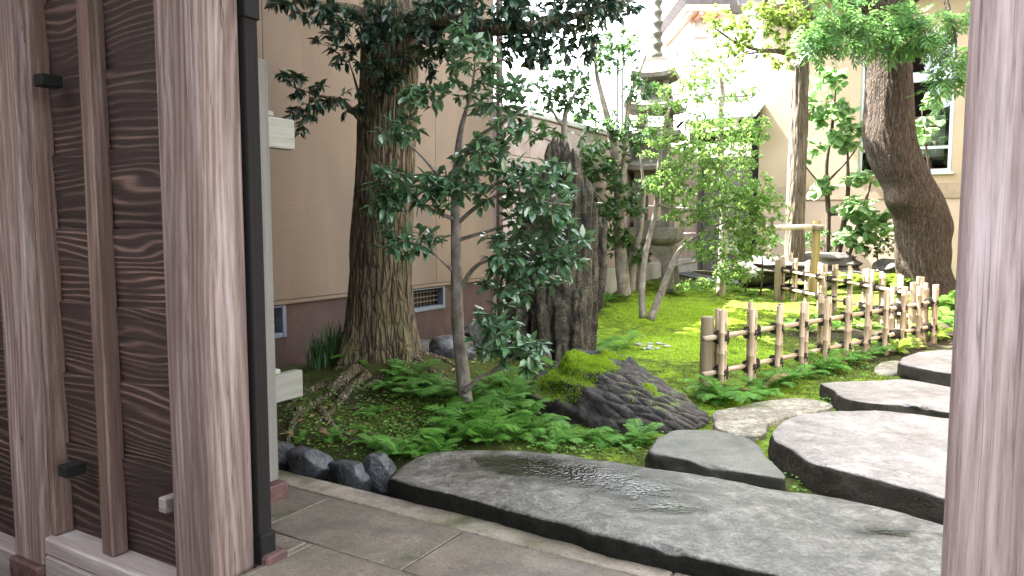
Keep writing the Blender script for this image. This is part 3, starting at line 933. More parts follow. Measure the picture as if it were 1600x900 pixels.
# ------------------------------------------------------------------ boundary wall beyond the house
KW1 = 12.62
bw = thing('boundary_wall', W0 + n * 8.0, 'pinkish block wall between the house and the far gate', 'wall')
wbox('plinth', KE + 0.022, KW1, -0.05, 0.09, -0.1, 0.72, MAT['plinth'], bw, 0.01)
nbk = 10
wk = (KW1 - KE - 0.022) / nbk
for r_ in range(4):
    for i in range(nbk):
        a = KE + 0.022 + i * wk
        wbox('block', a + 0.004, a + wk - 0.004, -0.03 + 0.002 * ((i * 7 + r_ * 3) % 3), 0.05 + 0.002 * ((i * 5 + r_) % 3), 0.722 + r_ * 0.575, 0.722 + (r_ + 1) * 0.575 - 0.008, MAT['block_pink'], bw, 0.005)
wbox('coping', KE + 0.022, KW1, -0.06, 0.10, 3.024, 3.10, MAT['plinth'], bw, 0.01)

# ------------------------------------------------------------------ far gate, far house, buildings beyond
FG = W0 + n * 12.75                                          # corner where the far gate meets the boundary wall


def fbox(name, s0, s1, t0, t1, z0, z1, mat, parent, bev=0.004, rot=None):
    c = FG + g * ((s0 + s1) / 2) + n * ((t0 + t1) / 2) + Vector((0, 0, (z0 + z1) / 2))
    R = Matrix.Rotation(GA, 4, 'Z')
    if rot is not None:
        R = R @ rot
    return box(name, (s1 - s0, t1 - t0, z1 - z0), c, GA, mat, parent, bev, R)


def fs_at(px, t=0.0):
    r = (px - 800.0) / F_PX / _c
    q = FG + n * t
    return (r * q.y - q.x) / (g.x - r * g.y)


e1 = fs_at(1179)
zg = 0.3
fg = thing('far_gate', FG + g * (e1 / 2) + Vector((0, 0, zg)), 'small far gate with dark timber frame and sunlit pale tin roof', 'gate')
fbox('gate_upright', 0.0, 0.14, -0.02, 0.14, zg, 3.85, MAT['wood_dark'], fg)
fbox('gate_upright', e1 - 0.16, e1, -0.02, 0.14, zg, 3.85, MAT['wood_dark'], fg)
fbox('lintel', -0.2, e1 + 0.02, -0.04, 0.16, 3.38, 3.66, MAT['wood_dark'], fg)
npl = 6
for i in range(npl):
    a = 0.145 + (e1 - 0.31) * i / npl
    fbox('door_plank', a + 0.004, a + (e1 - 0.31) / npl - 0.004, 0.03, 0.07, zg + 0.05, 3.05, MAT['wood_grey'], fg)
for zz in (zg + 0.5, 1.9, 2.85):
    fbox('door_rail', 0.145, e1 - 0.165, 0.0, 0.029, zz, zz + 0.12, MAT['wood_grey'], fg)
for sg in (-1, 1):
    fbox('roof', -0.35, e1 + 0.1, 0.06 + sg * 0.42 - 0.45, 0.06 + sg * 0.42 + 0.45, 4.0, 4.04, MAT['tin'], fg, 0.004, Matrix.Rotation(-sg * math.radians(24), 4, 'X'))
fbox('ridge', -0.36, e1 + 0.11, 0.0, 0.12, 4.19, 4.27, MAT['tin'], fg)
for i in range(7):
    a = -0.3 + (e1 + 0.3) * i / 6
    fbox('rafter', a, a + 0.05, -0.75, 0.0, 3.83, 3.89, MAT['wood_dark'], fg, 0.0, Matrix.Rotation(math.radians(24), 4, 'X'))

# far house
q0, q1 = e1 + 0.01, e1 + 7.5
wl, wr = fs_at(1333), fs_at(1477)
zw0, zw1 = 2.55, 5.35
fh = thing('far_house', FG + g * (e1 + 3) + n * 2 + Vector((0, 0, zg)), 'beige rendered house with a tall aluminium window behind the thick tree', 'house')
fbox('lower_wall', q0, q1, 0.0, 0.2, 0.0, 2.02, MAT['far_wall_low'], fh, 0.0)
fbox('band', q0 + 0.001, q1, -0.025, 0.2, 2.022, 2.33, MAT['band'], fh, 0.004)
fbox('wall', q0, wl, 0.0, 0.2, 2.332, 6.3, MAT['far_wall'], fh, 0.0)
fbox('wall', wr, q1, 0.0, 0.2, 2.332, 6.3, MAT['far_wall'], fh, 0.0)
fbox('wall', wl, wr, 0.0, 0.2, 2.332, zw0, MAT['far_wall'], fh, 0.0)
fbox('wall', wl, wr, 0.0, 0.2, zw1, 6.3, MAT['far_wall'], fh, 0.0)
fbox('corner_pier', wr + 0.5, wr + 0.8, -0.18, 0.0, 0.1, 6.2, MAT['far_wall'], fh, 0.01)
fbox('side_wall', q0, q0 + 0.2, 0.2, 5.0, 0.0, 6.3, MAT['far_wall'], fh, 0.0)
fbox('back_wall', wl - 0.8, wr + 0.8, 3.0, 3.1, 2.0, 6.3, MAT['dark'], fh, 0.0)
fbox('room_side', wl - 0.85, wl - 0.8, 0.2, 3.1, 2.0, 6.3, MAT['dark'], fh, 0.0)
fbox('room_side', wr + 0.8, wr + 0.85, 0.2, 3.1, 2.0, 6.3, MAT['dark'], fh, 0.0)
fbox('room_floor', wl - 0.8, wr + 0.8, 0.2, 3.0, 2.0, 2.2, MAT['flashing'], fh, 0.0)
fbox('ceiling', q0, q1, 0.2, 5.0, 6.0, 6.1, MAT['flashing'], fh, 0.0)
win = fbox('window', wl, wr, 0.085, 0.09, zw0, zw1, MAT['glass'], fh, 0.0)
for a, b in ((wl, wl + 0.07), (wr - 0.07, wr), ((wl + wr) / 2 - 0.05, (wl + wr) / 2 + 0.05)):
    fbox('frame', a, b, 0.04, 0.13, zw0, zw1, MAT['alu'], win)
ztr = P(1450, 122, FG.y - 2.2).z
for a, b in ((zw0, zw0 + 0.07), (zw1 - 0.08, zw1), (ztr - 0.1, ztr + 0.1), (3.02, 3.08)):
    fbox('frame', wl + 0.07, (wl + wr) / 2 - 0.05, 0.042, 0.128, a, b, MAT['alu'], win)
    fbox('frame', (wl + wr) / 2 + 0.05, wr - 0.07, 0.042, 0.128, a, b, MAT['alu'], win)
fbox('sill', wl - 0.04, wr + 0.04, -0.05, 0.12, zw0 - 0.05, zw0 - 0.002, MAT['alu'], win)
fbox('unseen_wing_wall', q1 - 0.2, q1, -11.0, -0.001, 0.0, 5.4, MAT['far_wall'], fh, 0.0)  # unseen wall added to cut ambient light from the right
fbox('eave', q0 - 0.3, q1, -0.75, 0.6, 6.32, 6.44, MAT['white_wall'], fh, 0.01)
fbox('gutter', q0 - 0.3, q1, -0.84, -0.755, 6.36, 6.47, MAT['alu'], fh, 0.01)
fbox('roof', q0 - 0.35, q1, -0.9, 5.2, 6.95, 7.1, MAT['tile'], fh, 0.01, Matrix.Rotation(math.radians(14), 4, 'X'))
pp = thing('notice', FG + g * (wr - 0.55) + n * 0.6 + Vector((0, 0, 3.1)), 'white notice with red print behind the far window', 'notice')
fbox('sheet', wr - 0.85, wr - 0.15, 0.55, 0.56, 2.9, 3.75, MAT['paper'], pp, 0.0)
for (a, b, c_, d) in ((0.07, 0.10, 0.52, 0.72), (0.13, 0.16, 0.50, 0.74), (0.07, 0.17, 0.60, 0.63)):
    fbox('red_print', wr - 0.15 - b - 0.1, wr - 0.15 - a - 0.1, 0.538, 0.548, 2.9 + c_, 2.9 + d, MAT['red_ink'], pp, 0.0)
for i in range(6):
    a = 0.06 + 0.1 * i
    fbox('red_print', wr - 0.85 + a, wr - 0.85 + a + 0.03, 0.538, 0.548, 3.10, 3.22, MAT['red_ink'], pp, 0.0)
    fbox('red_print', wr - 0.85 + a - 0.02, wr - 0.85 + a + 0.05, 0.536, 0.546, 3.13 + 0.02 * (i % 3), 3.145 + 0.02 * (i % 3), MAT['red_ink'], pp, 0.0)

# a sunlit tiled roof and a vermilion and white building beyond the far gate
def tiled_roof(name, parent, org, ux, uy, uz, w, d, ncol, nrow):
    """wavy roof tiles: every tile one piece sharing one mesh"""
    mb = MB()
    m_ = 9
    u = np.linspace(0, 1, m_)
    prof = 0.35 * np.cos(u * 2 * math.pi)
    tw, tl = w / ncol, d / nrow
    top = np.stack([u * tw, np.zeros(m_), prof * tw * 0.32 + 0.03], 1)
    bot = np.stack([u * tw, np.full(m_, tl * 1.06), prof * tw * 0.32 + 0.0], 1)
    V = np.concatenate([top, bot, top - [0, 0, 0.03], bot - [0, 0, 0.03]])
    Fq = []
    for i in range(m_ - 1):
        Fq += [[i, i + 1, m_ + i + 1, m_ + i], [2 * m_ + i + 1, 2 * m_ + i, i, i + 1][::-1]]
        Fq += [[3 * m_ + i, 3 * m_ + i + 1, 2 * m_ + i + 1, 2 * m_ + i]]
    mb.add(V, np.array(Fq))
    me = mb.mesh('roof_tile', False)
    me.materials.append(MAT['tile'])
    R = Matrix((ux, uy, uz)).transposed().to_4x4()
    for r2 in range(nrow):
        for c2 in range(ncol):
            link(name, me, None, parent, Matrix.Translation(org + ux * (c2 * tw) + uy * (r2 * tl)) @ R)


rf = thing('tiled_roof', P(1160, 150, 22), 'sunlit wavy tiled roof just above the far gate', 'roof')
ua = Vector((0.96, -0.28, 0)).normalized()
sl = math.radians(26)
ub = (Vector((0.28, 0.96, 0)).normalized() * math.cos(sl) + Vector((0, 0, math.sin(sl))))
uc = ua.cross(ub)
tiled_roof('roof_tile', rf, P(1085, 150, 22.6), ua, ub, uc, 2.4, 1.6, 9, 5)
box('roof_body', (2.4, 2.2, 4.4), P(1085, 150, 22.6) + ua * 1.25 + Vector((0.3, 1.25, -2.32)), math.atan2(ua.y, ua.x), MAT['white_wall'], rf, 0.0)

tb = thing('temple_building', Vector((8.6, 33, 0.3)), 'white building with vermilion beams and eaves far behind the garden', 'building')
Yt = 33.0
def tbx(name, px0, px1, py0, py1, y0, y1, mat, bev=0.0):
    a, b = P(px0, py1, Yt + y0), P(px1, py0, Yt + y0)
    c = Vector(((a.x + b.x) / 2, Yt + (y0 + y1) / 2, (a.z + b.z) / 2))
    return box(name, (b.x - a.x, y1 - y0, b.z - a.z), c, 0, mat, tb, bev)
tbx('wall', 1072, 1180, 22, 380, 0.0, 5.0, MAT['white_wall'])
tbx('beam', 1072, 1110, 44, 58, -0.18, 0.0, MAT['red_paint'])
tbx('beam', 1072, 1104, 66, 74, -0.12, 0.0, MAT['red_paint'])
tbx('pillar', 1078, 1086, 22, 380, -0.25, 0.0, MAT['red_paint'])
tbx('pillar', 1120, 1128, 62, 380, -0.10, 0.0, MAT['red_paint'])
tbx('pillar', 1164, 1172, 22, 380, -0.25, 0.0, MAT['red_paint'])
tbx('eave', 1072, 1140, 4, 16, -1.4, 5.0, MAT['red_paint'])
for i in range(4):
    tbx('rafter', 1076 + i * 17, 1082 + i * 17, 17, 22, -1.3, 0.2, MAT['red_paint'])
tbx('roof', 1064, 1190, -30, 3, -1.7, 5.5, MAT['tile'], 0.3)

for px, yy, lab in ((962, 17.8, 'left one of two thin grey steel poles beyond the boundary wall'), (970, 17.9, 'right one of two thin grey steel poles beyond the boundary wall')):
    mb = MB()
    b = P(px, 350, yy)
    add_tube(mb, [Vector((b.x, b.y, z)) for z in np.linspace(0.2, 6.0, 8)], 0.035, 10)
    add_tube(mb, [Vector((b.x, b.y, 0.2)), Vector((b.x, b.y, 0.34))], 0.07, 10)
    o = build(mb, 'steel_pole', MAT['steel_pole'])
    tag(o, lab, 'pole', 'steel poles beyond the wall')

# ------------------------------------------------------------------ asphalt path at the back
def strip(name, cl, w, mat, lift, label):
    p = smooth_path(cl, 50)
    d = np.gradient(p, axis=0)
    d /= np.linalg.norm(d, axis=1)[:, None]
    nn = np.stack([-d[:, 1], d[:, 0], 0 * d[:, 0]], 1)
    m_ = 7
    us = np.linspace(-1, 1, m_)
    V = (p[:, None, :] + nn[:, None, :] * (us[None, :, None] * w / 2)).reshape(-1, 3)
    hz = height(V[:, 0], V[:, 1])
    V[:, 2] = hz + lift
    i, j = np.meshgrid(np.arange(len(p) - 1), np.arange(m_ - 1), indexing='ij')
    Q = np.stack([i * m_ + j, i * m_ + j + 1, (i + 1) * m_ + j + 1, (i + 1) * m_ + j], -1).reshape(-1, 4)[:, ::-1]
    o = build(MB().add(V, Q), name, mat, None, True, (0, 0, 0))
    return tag(o, label, None, None, 'structure')


strip('path', [(3.0, 17.0, 0), (3.9, 16.4, 0), (4.6, 15.2, 0), (5.3, 14.0, 0), (6.3, 12.2, 0), (6.9, 10.4, 0), (7.6, 8.0, 0)][:4], 0.85, MAT['asphalt'], 0.03, 'narrow grey asphalt path curving towards the far gate')

# ------------------------------------------------------------------ stones and rocks
def stone(name, poly, ztop, thick, mat, label, seed=0, und=0.012, bevel=0.035, cat='stepping stone', group=None, flare=0.02, wob=0.03):
    w = np.array([tuple(G(x, y, ztop)) for x, y in poly])
    loop = smooth_path(np.concatenate([w, w[:1]]), 161)[:-1]
    c = w.mean(0)
    m_ = len(loop)
    d = loop - c
    r = np.linalg.norm(d[:, :2], axis=1)
    a = np.arange(m_)
    nz = fbm(np.stack([loop[:, 0] * 5 + seed, loop[:, 1] * 5, 0 * r], 1), 3)
    d = d * (1 + wob * nz / np.maximum(r, 0.2))[:, None]
    rings = []
    fr = [0.0, 0.12, 0.25, 0.38, 0.5, 0.6, 0.7, 0.78, 0.85, 0.9, 0.94]
    unit = d / np.maximum(r, 1e-6)[:, None]
    inner = d - unit * np.minimum(bevel * 1.35, r * 0.3)[:, None]
    for f in fr[1:]:
        rings.append((c + inner * (f / 0.94), 0.0))
    for inset, dz in ((bevel * 0.8, -0.001), (bevel * 0.45, -bevel * 0.10), (bevel * 0.18, -bevel * 0.40), (0.0, -bevel * 1.0)):
        rings.append((c + d - unit * inset, dz))
    for q in np.linspace(0.25, 1.0, 6):
        bulge = flare * math.sin(q * 2.6) - 0.01
        rings.append((c + d + unit * bulge, -bevel - q * (thick - bevel)))
    V = [c[None, :]]
    for ri, (pos, dz) in enumerate(rings):
        q = pos.copy()
        q[:, 2] = ztop + dz
        V.append(q)
    V = np.concatenate(V)
    nn = fbm(np.stack([V[:, 0] * 2.2 + seed * 3, V[:, 1] * 2.2, 0 * V[:, 0]], 1), 4)
    nf = fbm(np.stack([V[:, 0] * 11 + seed, V[:, 1] * 11, V[:, 2] * 11], 1), 3)
    V[:, 2] += und * nn + und * 0.35 * nf
    side = V[:, 2] < ztop - bevel
    rad = V - c
    rad[:, 2] = 0
    rad /= np.linalg.norm(rad, axis=1)[:, None] + 1e-6
    V += rad * (np.where(side, 0.026, 0.006) * nf)[:, None]
    chip = np.maximum(0, fbm(np.stack([V[:, 0] * 6 + seed * 2, V[:, 1] * 6, 0 * V[:, 0]], 1), 3) - 0.22)
    near = np.zeros(len(V))
    near[1 + 10 * m_:1 + 14 * m_] = 1.0
    V[:, 2] -= near * chip * 0.09
    V -= rad * (near * chip * 0.06)[:, None]
    nr = len(rings)
    j = np.arange(m_)
    Fc = np.stack([np.zeros(m_, int), 1 + j, 1 + (j + 1) % m_], 1)
    i, jj = np.meshgrid(np.arange(nr - 1), j, indexing='ij')
    Q = np.stack([1 + i * m_ + jj, 1 + (i + 1) * m_ + jj, 1 + (i + 1) * m_ + (jj + 1) % m_, 1 + i * m_ + (jj + 1) % m_], -1).reshape(-1, 4)
    mb = MB()
    mb.add(V, Q)
    mb.F.append(Fc)
    o = build(mb, name, mat, None, True, (c[0], c[1], ztop - thick))
    return tag(o, label, cat, group)


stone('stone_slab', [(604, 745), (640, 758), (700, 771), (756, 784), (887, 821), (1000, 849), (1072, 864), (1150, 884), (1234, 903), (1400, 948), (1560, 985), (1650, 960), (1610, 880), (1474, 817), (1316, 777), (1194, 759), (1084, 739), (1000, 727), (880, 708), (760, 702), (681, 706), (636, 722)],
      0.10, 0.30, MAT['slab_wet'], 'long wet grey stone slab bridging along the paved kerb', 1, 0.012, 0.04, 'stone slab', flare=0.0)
SG = 'stepping stones leading through the garden'
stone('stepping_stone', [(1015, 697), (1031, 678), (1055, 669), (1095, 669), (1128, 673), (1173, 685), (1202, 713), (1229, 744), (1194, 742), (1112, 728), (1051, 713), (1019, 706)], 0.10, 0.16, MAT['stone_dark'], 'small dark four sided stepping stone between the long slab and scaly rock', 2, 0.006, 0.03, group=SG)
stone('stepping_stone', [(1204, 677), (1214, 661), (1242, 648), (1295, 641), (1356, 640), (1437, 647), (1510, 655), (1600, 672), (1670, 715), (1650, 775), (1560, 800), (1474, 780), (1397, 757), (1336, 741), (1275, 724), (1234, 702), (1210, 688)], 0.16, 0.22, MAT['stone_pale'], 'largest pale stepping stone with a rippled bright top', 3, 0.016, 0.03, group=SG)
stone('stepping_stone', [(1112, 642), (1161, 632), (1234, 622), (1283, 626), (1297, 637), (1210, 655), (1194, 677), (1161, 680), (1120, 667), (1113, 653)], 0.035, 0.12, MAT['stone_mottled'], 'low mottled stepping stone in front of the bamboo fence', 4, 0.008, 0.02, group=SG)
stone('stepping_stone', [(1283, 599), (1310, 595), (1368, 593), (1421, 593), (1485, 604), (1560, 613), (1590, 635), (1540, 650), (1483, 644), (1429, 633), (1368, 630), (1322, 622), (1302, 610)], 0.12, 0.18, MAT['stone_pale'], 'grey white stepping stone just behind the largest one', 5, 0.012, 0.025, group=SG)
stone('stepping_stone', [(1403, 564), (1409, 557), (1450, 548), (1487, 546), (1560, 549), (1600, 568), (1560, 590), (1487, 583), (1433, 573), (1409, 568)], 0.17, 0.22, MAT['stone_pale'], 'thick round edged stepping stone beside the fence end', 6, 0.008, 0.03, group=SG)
stone('stepping_stone', [(1365, 572), (1380, 565), (1404, 563), (1412, 572), (1408, 582), (1385, 585), (1366, 581)], 0.05, 0.12, MAT['stone_mottled'], 'tiny low stepping stone tucked beside the thick round edged one', 7, 0.006, 0.02, group=SG)


def ico(sub):
    bm = bmesh.new()
    bmesh.ops.create_icosphere(bm, subdivisions=sub, radius=1.0)
    V = np.array([v.co[:] for v in bm.verts])
    Fc = np.array([[v.index for v in f.verts] for f in bm.faces])
    bm.free()
    return V, Fc


ICO = {k: ico(k) for k in (2, 3, 4, 5)}


def rock(name, center, radii, seed, mat, label, cat='rock', group=None, amp=0.25, power=2.6, rotz=0.0, sub=4, freq=1.6, strata=0.0, facets=0):
    V, Fc = ICO[sub]
    V = V.copy()
    k = (np.abs(V) ** power).sum(1) ** (1 / power)
    U = V / k[:, None]
    if facets:
        rf_ = np.random.default_rng(seed)
        pn = rf_.normal(size=(facets, 3))
        pn /= np.linalg.norm(pn, axis=1)[:, None]
        dots = V @ pn.T
        lim = rf_.uniform(0.80, 1.02, facets)[None, :] / np.maximum(dots, 1e-3)
        lim = np.where(dots > 0.05, lim, 9.0).min(1)
        U = V * np.minimum(lim, 1.0 / k)[:, None]
    d = fbm(U * freq + seed * 7.1, 4)
    d2 = fbm(U * freq * 5 + seed * 3.3, 3)
    U = U * (1 + amp * d + amp * 0.22 * d2)[:, None]
    if strata:
        lay = U[:, 2] * 4.0 + 0.5 * d
        U[:, :2] *= (1 + strata * np.sin(lay * 3.1))[:, None]
    W = U * np.array(radii)
    cr, sr = math.cos(rotz), math.sin(rotz)
    W = np.stack([W[:, 0] * cr - W[:, 1] * sr, W[:, 0] * sr + W[:, 1] * cr, W[:, 2]], 1)
    o = build(MB().add(W, Fc), name, mat, None, True, (0, 0, 0))
    o.location = center
    return tag(o, label, cat, group)


EG = 'blue grey rocks edging the drain'
for i, (px, py, zc, rad, rz, lab) in enumerate([
        (484, 727, 0.03, (0.17, 0.085, 0.10), -0.5, 'leftmost flat blue grey edging rock beside the drain'),
        (545, 748, -0.02, (0.145, 0.08, 0.11), -0.45, 'middle angular blue grey edging rock beside the drain'),
        (593, 740, 0.0, (0.095, 0.08, 0.12), -0.3, 'upright blue grey edging rock touching the long slab')]):
    rock('edging_rock', G(px, py, zc), rad, 11 + i, MAT['rock_edge'], lab, 'rock', EG, 0.09, 4.0, rz, 5, 1.6, 0.0, 9)
rock('edging_rock', G(432, 716, 0.02), (0.12, 0.09, 0.11), 19, MAT['rock_edge'], 'blue grey edging rock half hidden behind the support post', 'rock', EG, 0.10, 3.0, -0.4, 5, 1.6, 0.0, 14)
rock('boulder', P(1262, 414, 14.1), (1.02, 0.6, 0.25), 21, MAT['boulder'], 'long flat topped boulder behind the back bamboo fence', 'boulder', None, 0.16, 3.2, 0.1, 5, 1.8, 0.05, 22)
rock('boulder', P(1190, 424, 14.4), (0.55, 0.5, 0.30), 22, MAT['boulder'], 'dark boulder left of the long flat boulder under leaves', 'boulder', None, 0.16, 2.8, 0.4, 5, 1.8, 0.0, 18)
rock('boulder', P(1300, 436, 13.6), (0.60, 0.4, 0.17), 23, MAT['boulder'], 'low dark boulder in front of the long flat boulder', 'boulder', None, 0.16, 2.8, 0.2, 5, 1.8, 0.0, 18)
rock('boulder', P(1395, 422, 13.6), (0.35, 0.3, 0.20), 24, MAT['boulder'], 'small grey boulder left of the thick tree base', 'boulder', None, 0.16, 2.8, 0.2, 5, 1.8, 0.0, 18)
rock('garden_rock', P(846, 566, 7.0), (0.10, 0.10, 0.14), 26, MAT['rock_fluted'], 'small brown rock at the foot of the standing rock', 'rock', None, 0.25, 2.6, 0.2, 4)
rock('garden_rock', P(705, 548, 6.6), (0.22, 0.16, 0.14), 27, MAT['rock_edge'], 'low dark rock between the big trunk and slender shrub', 'rock', None, 0.14, 2.8, 0.5, 5, 1.8, 0.0, 16)
rock('garden_rock', P(765, 520, 7.7), (0.45, 0.20, 0.15), 28, MAT['boulder'], 'flat dark rock against the house behind the slender shrub', 'rock', None, 0.14, 3.0, 0.9, 5, 1.8, 0.0, 16)
rock('garden_rock', P(650, 548, 7.3), (0.30, 0.18, 0.12), 29, MAT['boulder'], 'flat grey rock just right of the big trunk base', 'rock', None, 0.14, 3.0, 0.4, 5, 1.8, 0.0, 16)


def scaly_rock():
    nu, nv = 380, 160
    th = np.linspace(0, 2 * math.pi, nu, endpoint=False)
    ro = np.linspace(0, 1, nv) ** 0.8
    R, T = np.meshgrid(ro, th, indexing='ij')
    ct, st = np.cos(T), np.sin(T)
    k = (np.abs(ct) ** 2.6 + np.abs(st) ** 2.6) ** (-1 / 2.6)
    u, v = R * ct * k, R * st * k
    hx = np.interp(u, [-1, -0.72, -0.35, -0.05, 0.25, 0.6, 0.9, 1.0], [0.50, 0.78, 0.97, 1.0, 0.82, 0.56, 0.32, 0.24])
    z = 0.47 * hx * (1 - R ** 3.0) ** 0.70
    x = u * 0.73 + 0.03 * v - 0.03
    y = v * 0.50 - 0.05 * u
    z = z * np.interp(v, [-1, -0.75, -0.2, 0.3, 1], [1.25, 1.0, 0.96, 1.05, 1.0])
    V = np.stack([x.ravel(), y.ravel(), z.ravel()], 1)
    q = V * 2.0
    V[:, :2] *= (1 + 0.10 * fbm(q + 5, 3))[:, None]
    V[:, 2] *= 1 + 0.16 * fbm(q * 1.3 + 9, 4)
    # layered scales on the right, rough ledges on the left
    rs = np.random.default_rng(5)
    A = math.radians(28)
    hh = V[:, 2] * 1.1 + V[:, 1] * 0.8
    du = V[:, 0] * math.cos(A) - hh * math.sin(A)
    dv = V[:, 0] * math.sin(A) + hh * math.cos(A)
    s = np.stack([du / 0.150 + 0.25 * fbm(V * 4 + 4, 2), dv / 0.078 + 0.35 * fbm(V * 4, 2)], 1)
    sites = []
    for a in np.arange(-10, 11):
        for b in np.arange(-16, 22):
            sites.append((a + 0.5 * (b % 2) + rs.uniform(-.42, .42), b + rs.uniform(-.38, .38)))
    sites = np.array(sites)
    first, d0_, d1_ = [], [], []
    for q in np.array_split(np.arange(len(s)), 12):
        D = ((s[q][:, None, :] - sites[None, :, :]) ** 2).sum(2)
        idx = np.argpartition(D, 2, axis=1)[:, :2]
        dv_ = np.take_along_axis(D, idx, 1)
        o_ = np.argsort(dv_, axis=1)
        first.append(np.take_along_axis(idx, o_, 1)[:, 0])
        dv_ = np.sqrt(np.sort(dv_, axis=1))
        d0_.append(dv_[:, 0])
        d1_.append(dv_[:, 1])
    first, gap = np.concatenate(first), np.concatenate(d1_) - np.concatenate(d0_)
    edge = np.clip(gap / 0.8, 0, 1)
    tilt = rs.uniform(0, 1, len(sites))[first]
    lift = 0.034 * edge ** 0.5 + 0.016 * (tilt - 0.5) - 0.012 + 0.006 * (s[:, 0] - sites[first, 0])
    right = sstep(-0.18, 0.18, V[:, 0] + 0.10 * fbm(V * 3 + 2, 2) - 0.2 * V[:, 1])
    ledge = 0.035 * np.sin((V[:, 2] * 1.2 + 0.35 * V[:, 0]) * 34 + 3 * fbm(V * 4, 3)) * 0.5
    rough = 0.05 * fbm(V * 7, 4)
    nrm = np.stack([V[:, 0] * 0.8, V[:, 1] * 1.2, V[:, 2] * 1.0 + 0.25], 1)
    nrm /= np.linalg.norm(nrm, axis=1)[:, None]
    V += nrm * (right * lift + (1 - right) * (ledge + rough) + 0.004 * fbm(V * 30, 2))[:, None]
    V[:, 2] -= 0.03
    i, j = np.meshgrid(np.arange(nv - 1), np.arange(nu), indexing='ij')
    Q = np.stack([i * nu + j, (i + 1) * nu + j, (i + 1) * nu + (j + 1) % nu, i * nu + (j + 1) % nu], -1).reshape(-1, 4)
    cap = np.clip(1.2 - ((V[:, 0] + 0.28) / 0.38) ** 2 - ((V[:, 1] + 0.16) / 0.27) ** 2, 0, 1) + 0.7 * np.clip(1 - ((V[:, 0] - 0.30) / 0.10) ** 2 - ((V[:, 1] + 0.26) / 0.09) ** 2, 0, 1) + 0.6 * np.clip(1 - ((V[:, 0] + 0.04) / 0.22) ** 2 - ((V[:, 1] - 0.08) / 0.10) ** 2, 0, 1)
    mb = MB().add(V, Q, np.clip(cap, 0, 1))
    o = build(mb, 'mossy_rock', MAT['rock_scale'], None, True, (0, 0, 0))
    o.location = P(955, 628, 5.75) * 1.0
    o.location.z = H(o.location.x, o.location.y) - 0.01
    o.rotation_euler.z = math.radians(-8)
    # living moss on the cap: tiny upright blades, part of the rock
    rs2 = np.random.default_rng(12)
    capv = np.clip(cap, 0, 1) + 0.7 * fbm(V * 7 + 3, 4) + 0.35 * fbm(V * 28 + 3, 2)
    cand = np.nonzero((capv > 0.50) & (V[:, 2] > 0.14))[0]
    pick = rs2.choice(cand, 20000)
    b0 = V[pick] + rs2.normal(0, 0.004, (len(pick), 3))
    aa = rs2.uniform(0, 6.28, len(pick))
    ww = rs2.uniform(0.003, 0.007, len(pick))
    dx = np.stack([np.cos(aa) * ww, np.sin(aa) * ww, 0 * aa], 1)
    tp = b0 + nrm[pick] * rs2.uniform(0.002, 0.007, len(pick))[:, None] + rs2.normal(0, 0.004, (len(pick), 3)) + np.array([0, 0, 0.004])
    mv = np.stack([b0 - dx, b0 + dx, tp], 1).reshape(-1, 3)
    me = MB().add(mv, np.arange(len(mv)).reshape(-1, 3), np.repeat(rs2.uniform(0, 1, len(pick)), 3)).mesh('moss_cap', False)
    link('moss_cap', me, MAT['moss_blade'], o, o.matrix_basis.copy())['kind'] = 'stuff'
    tag(o, 'low dark scaly rock capped with bright moss beside the ferns', 'rock')


scaly_rock()


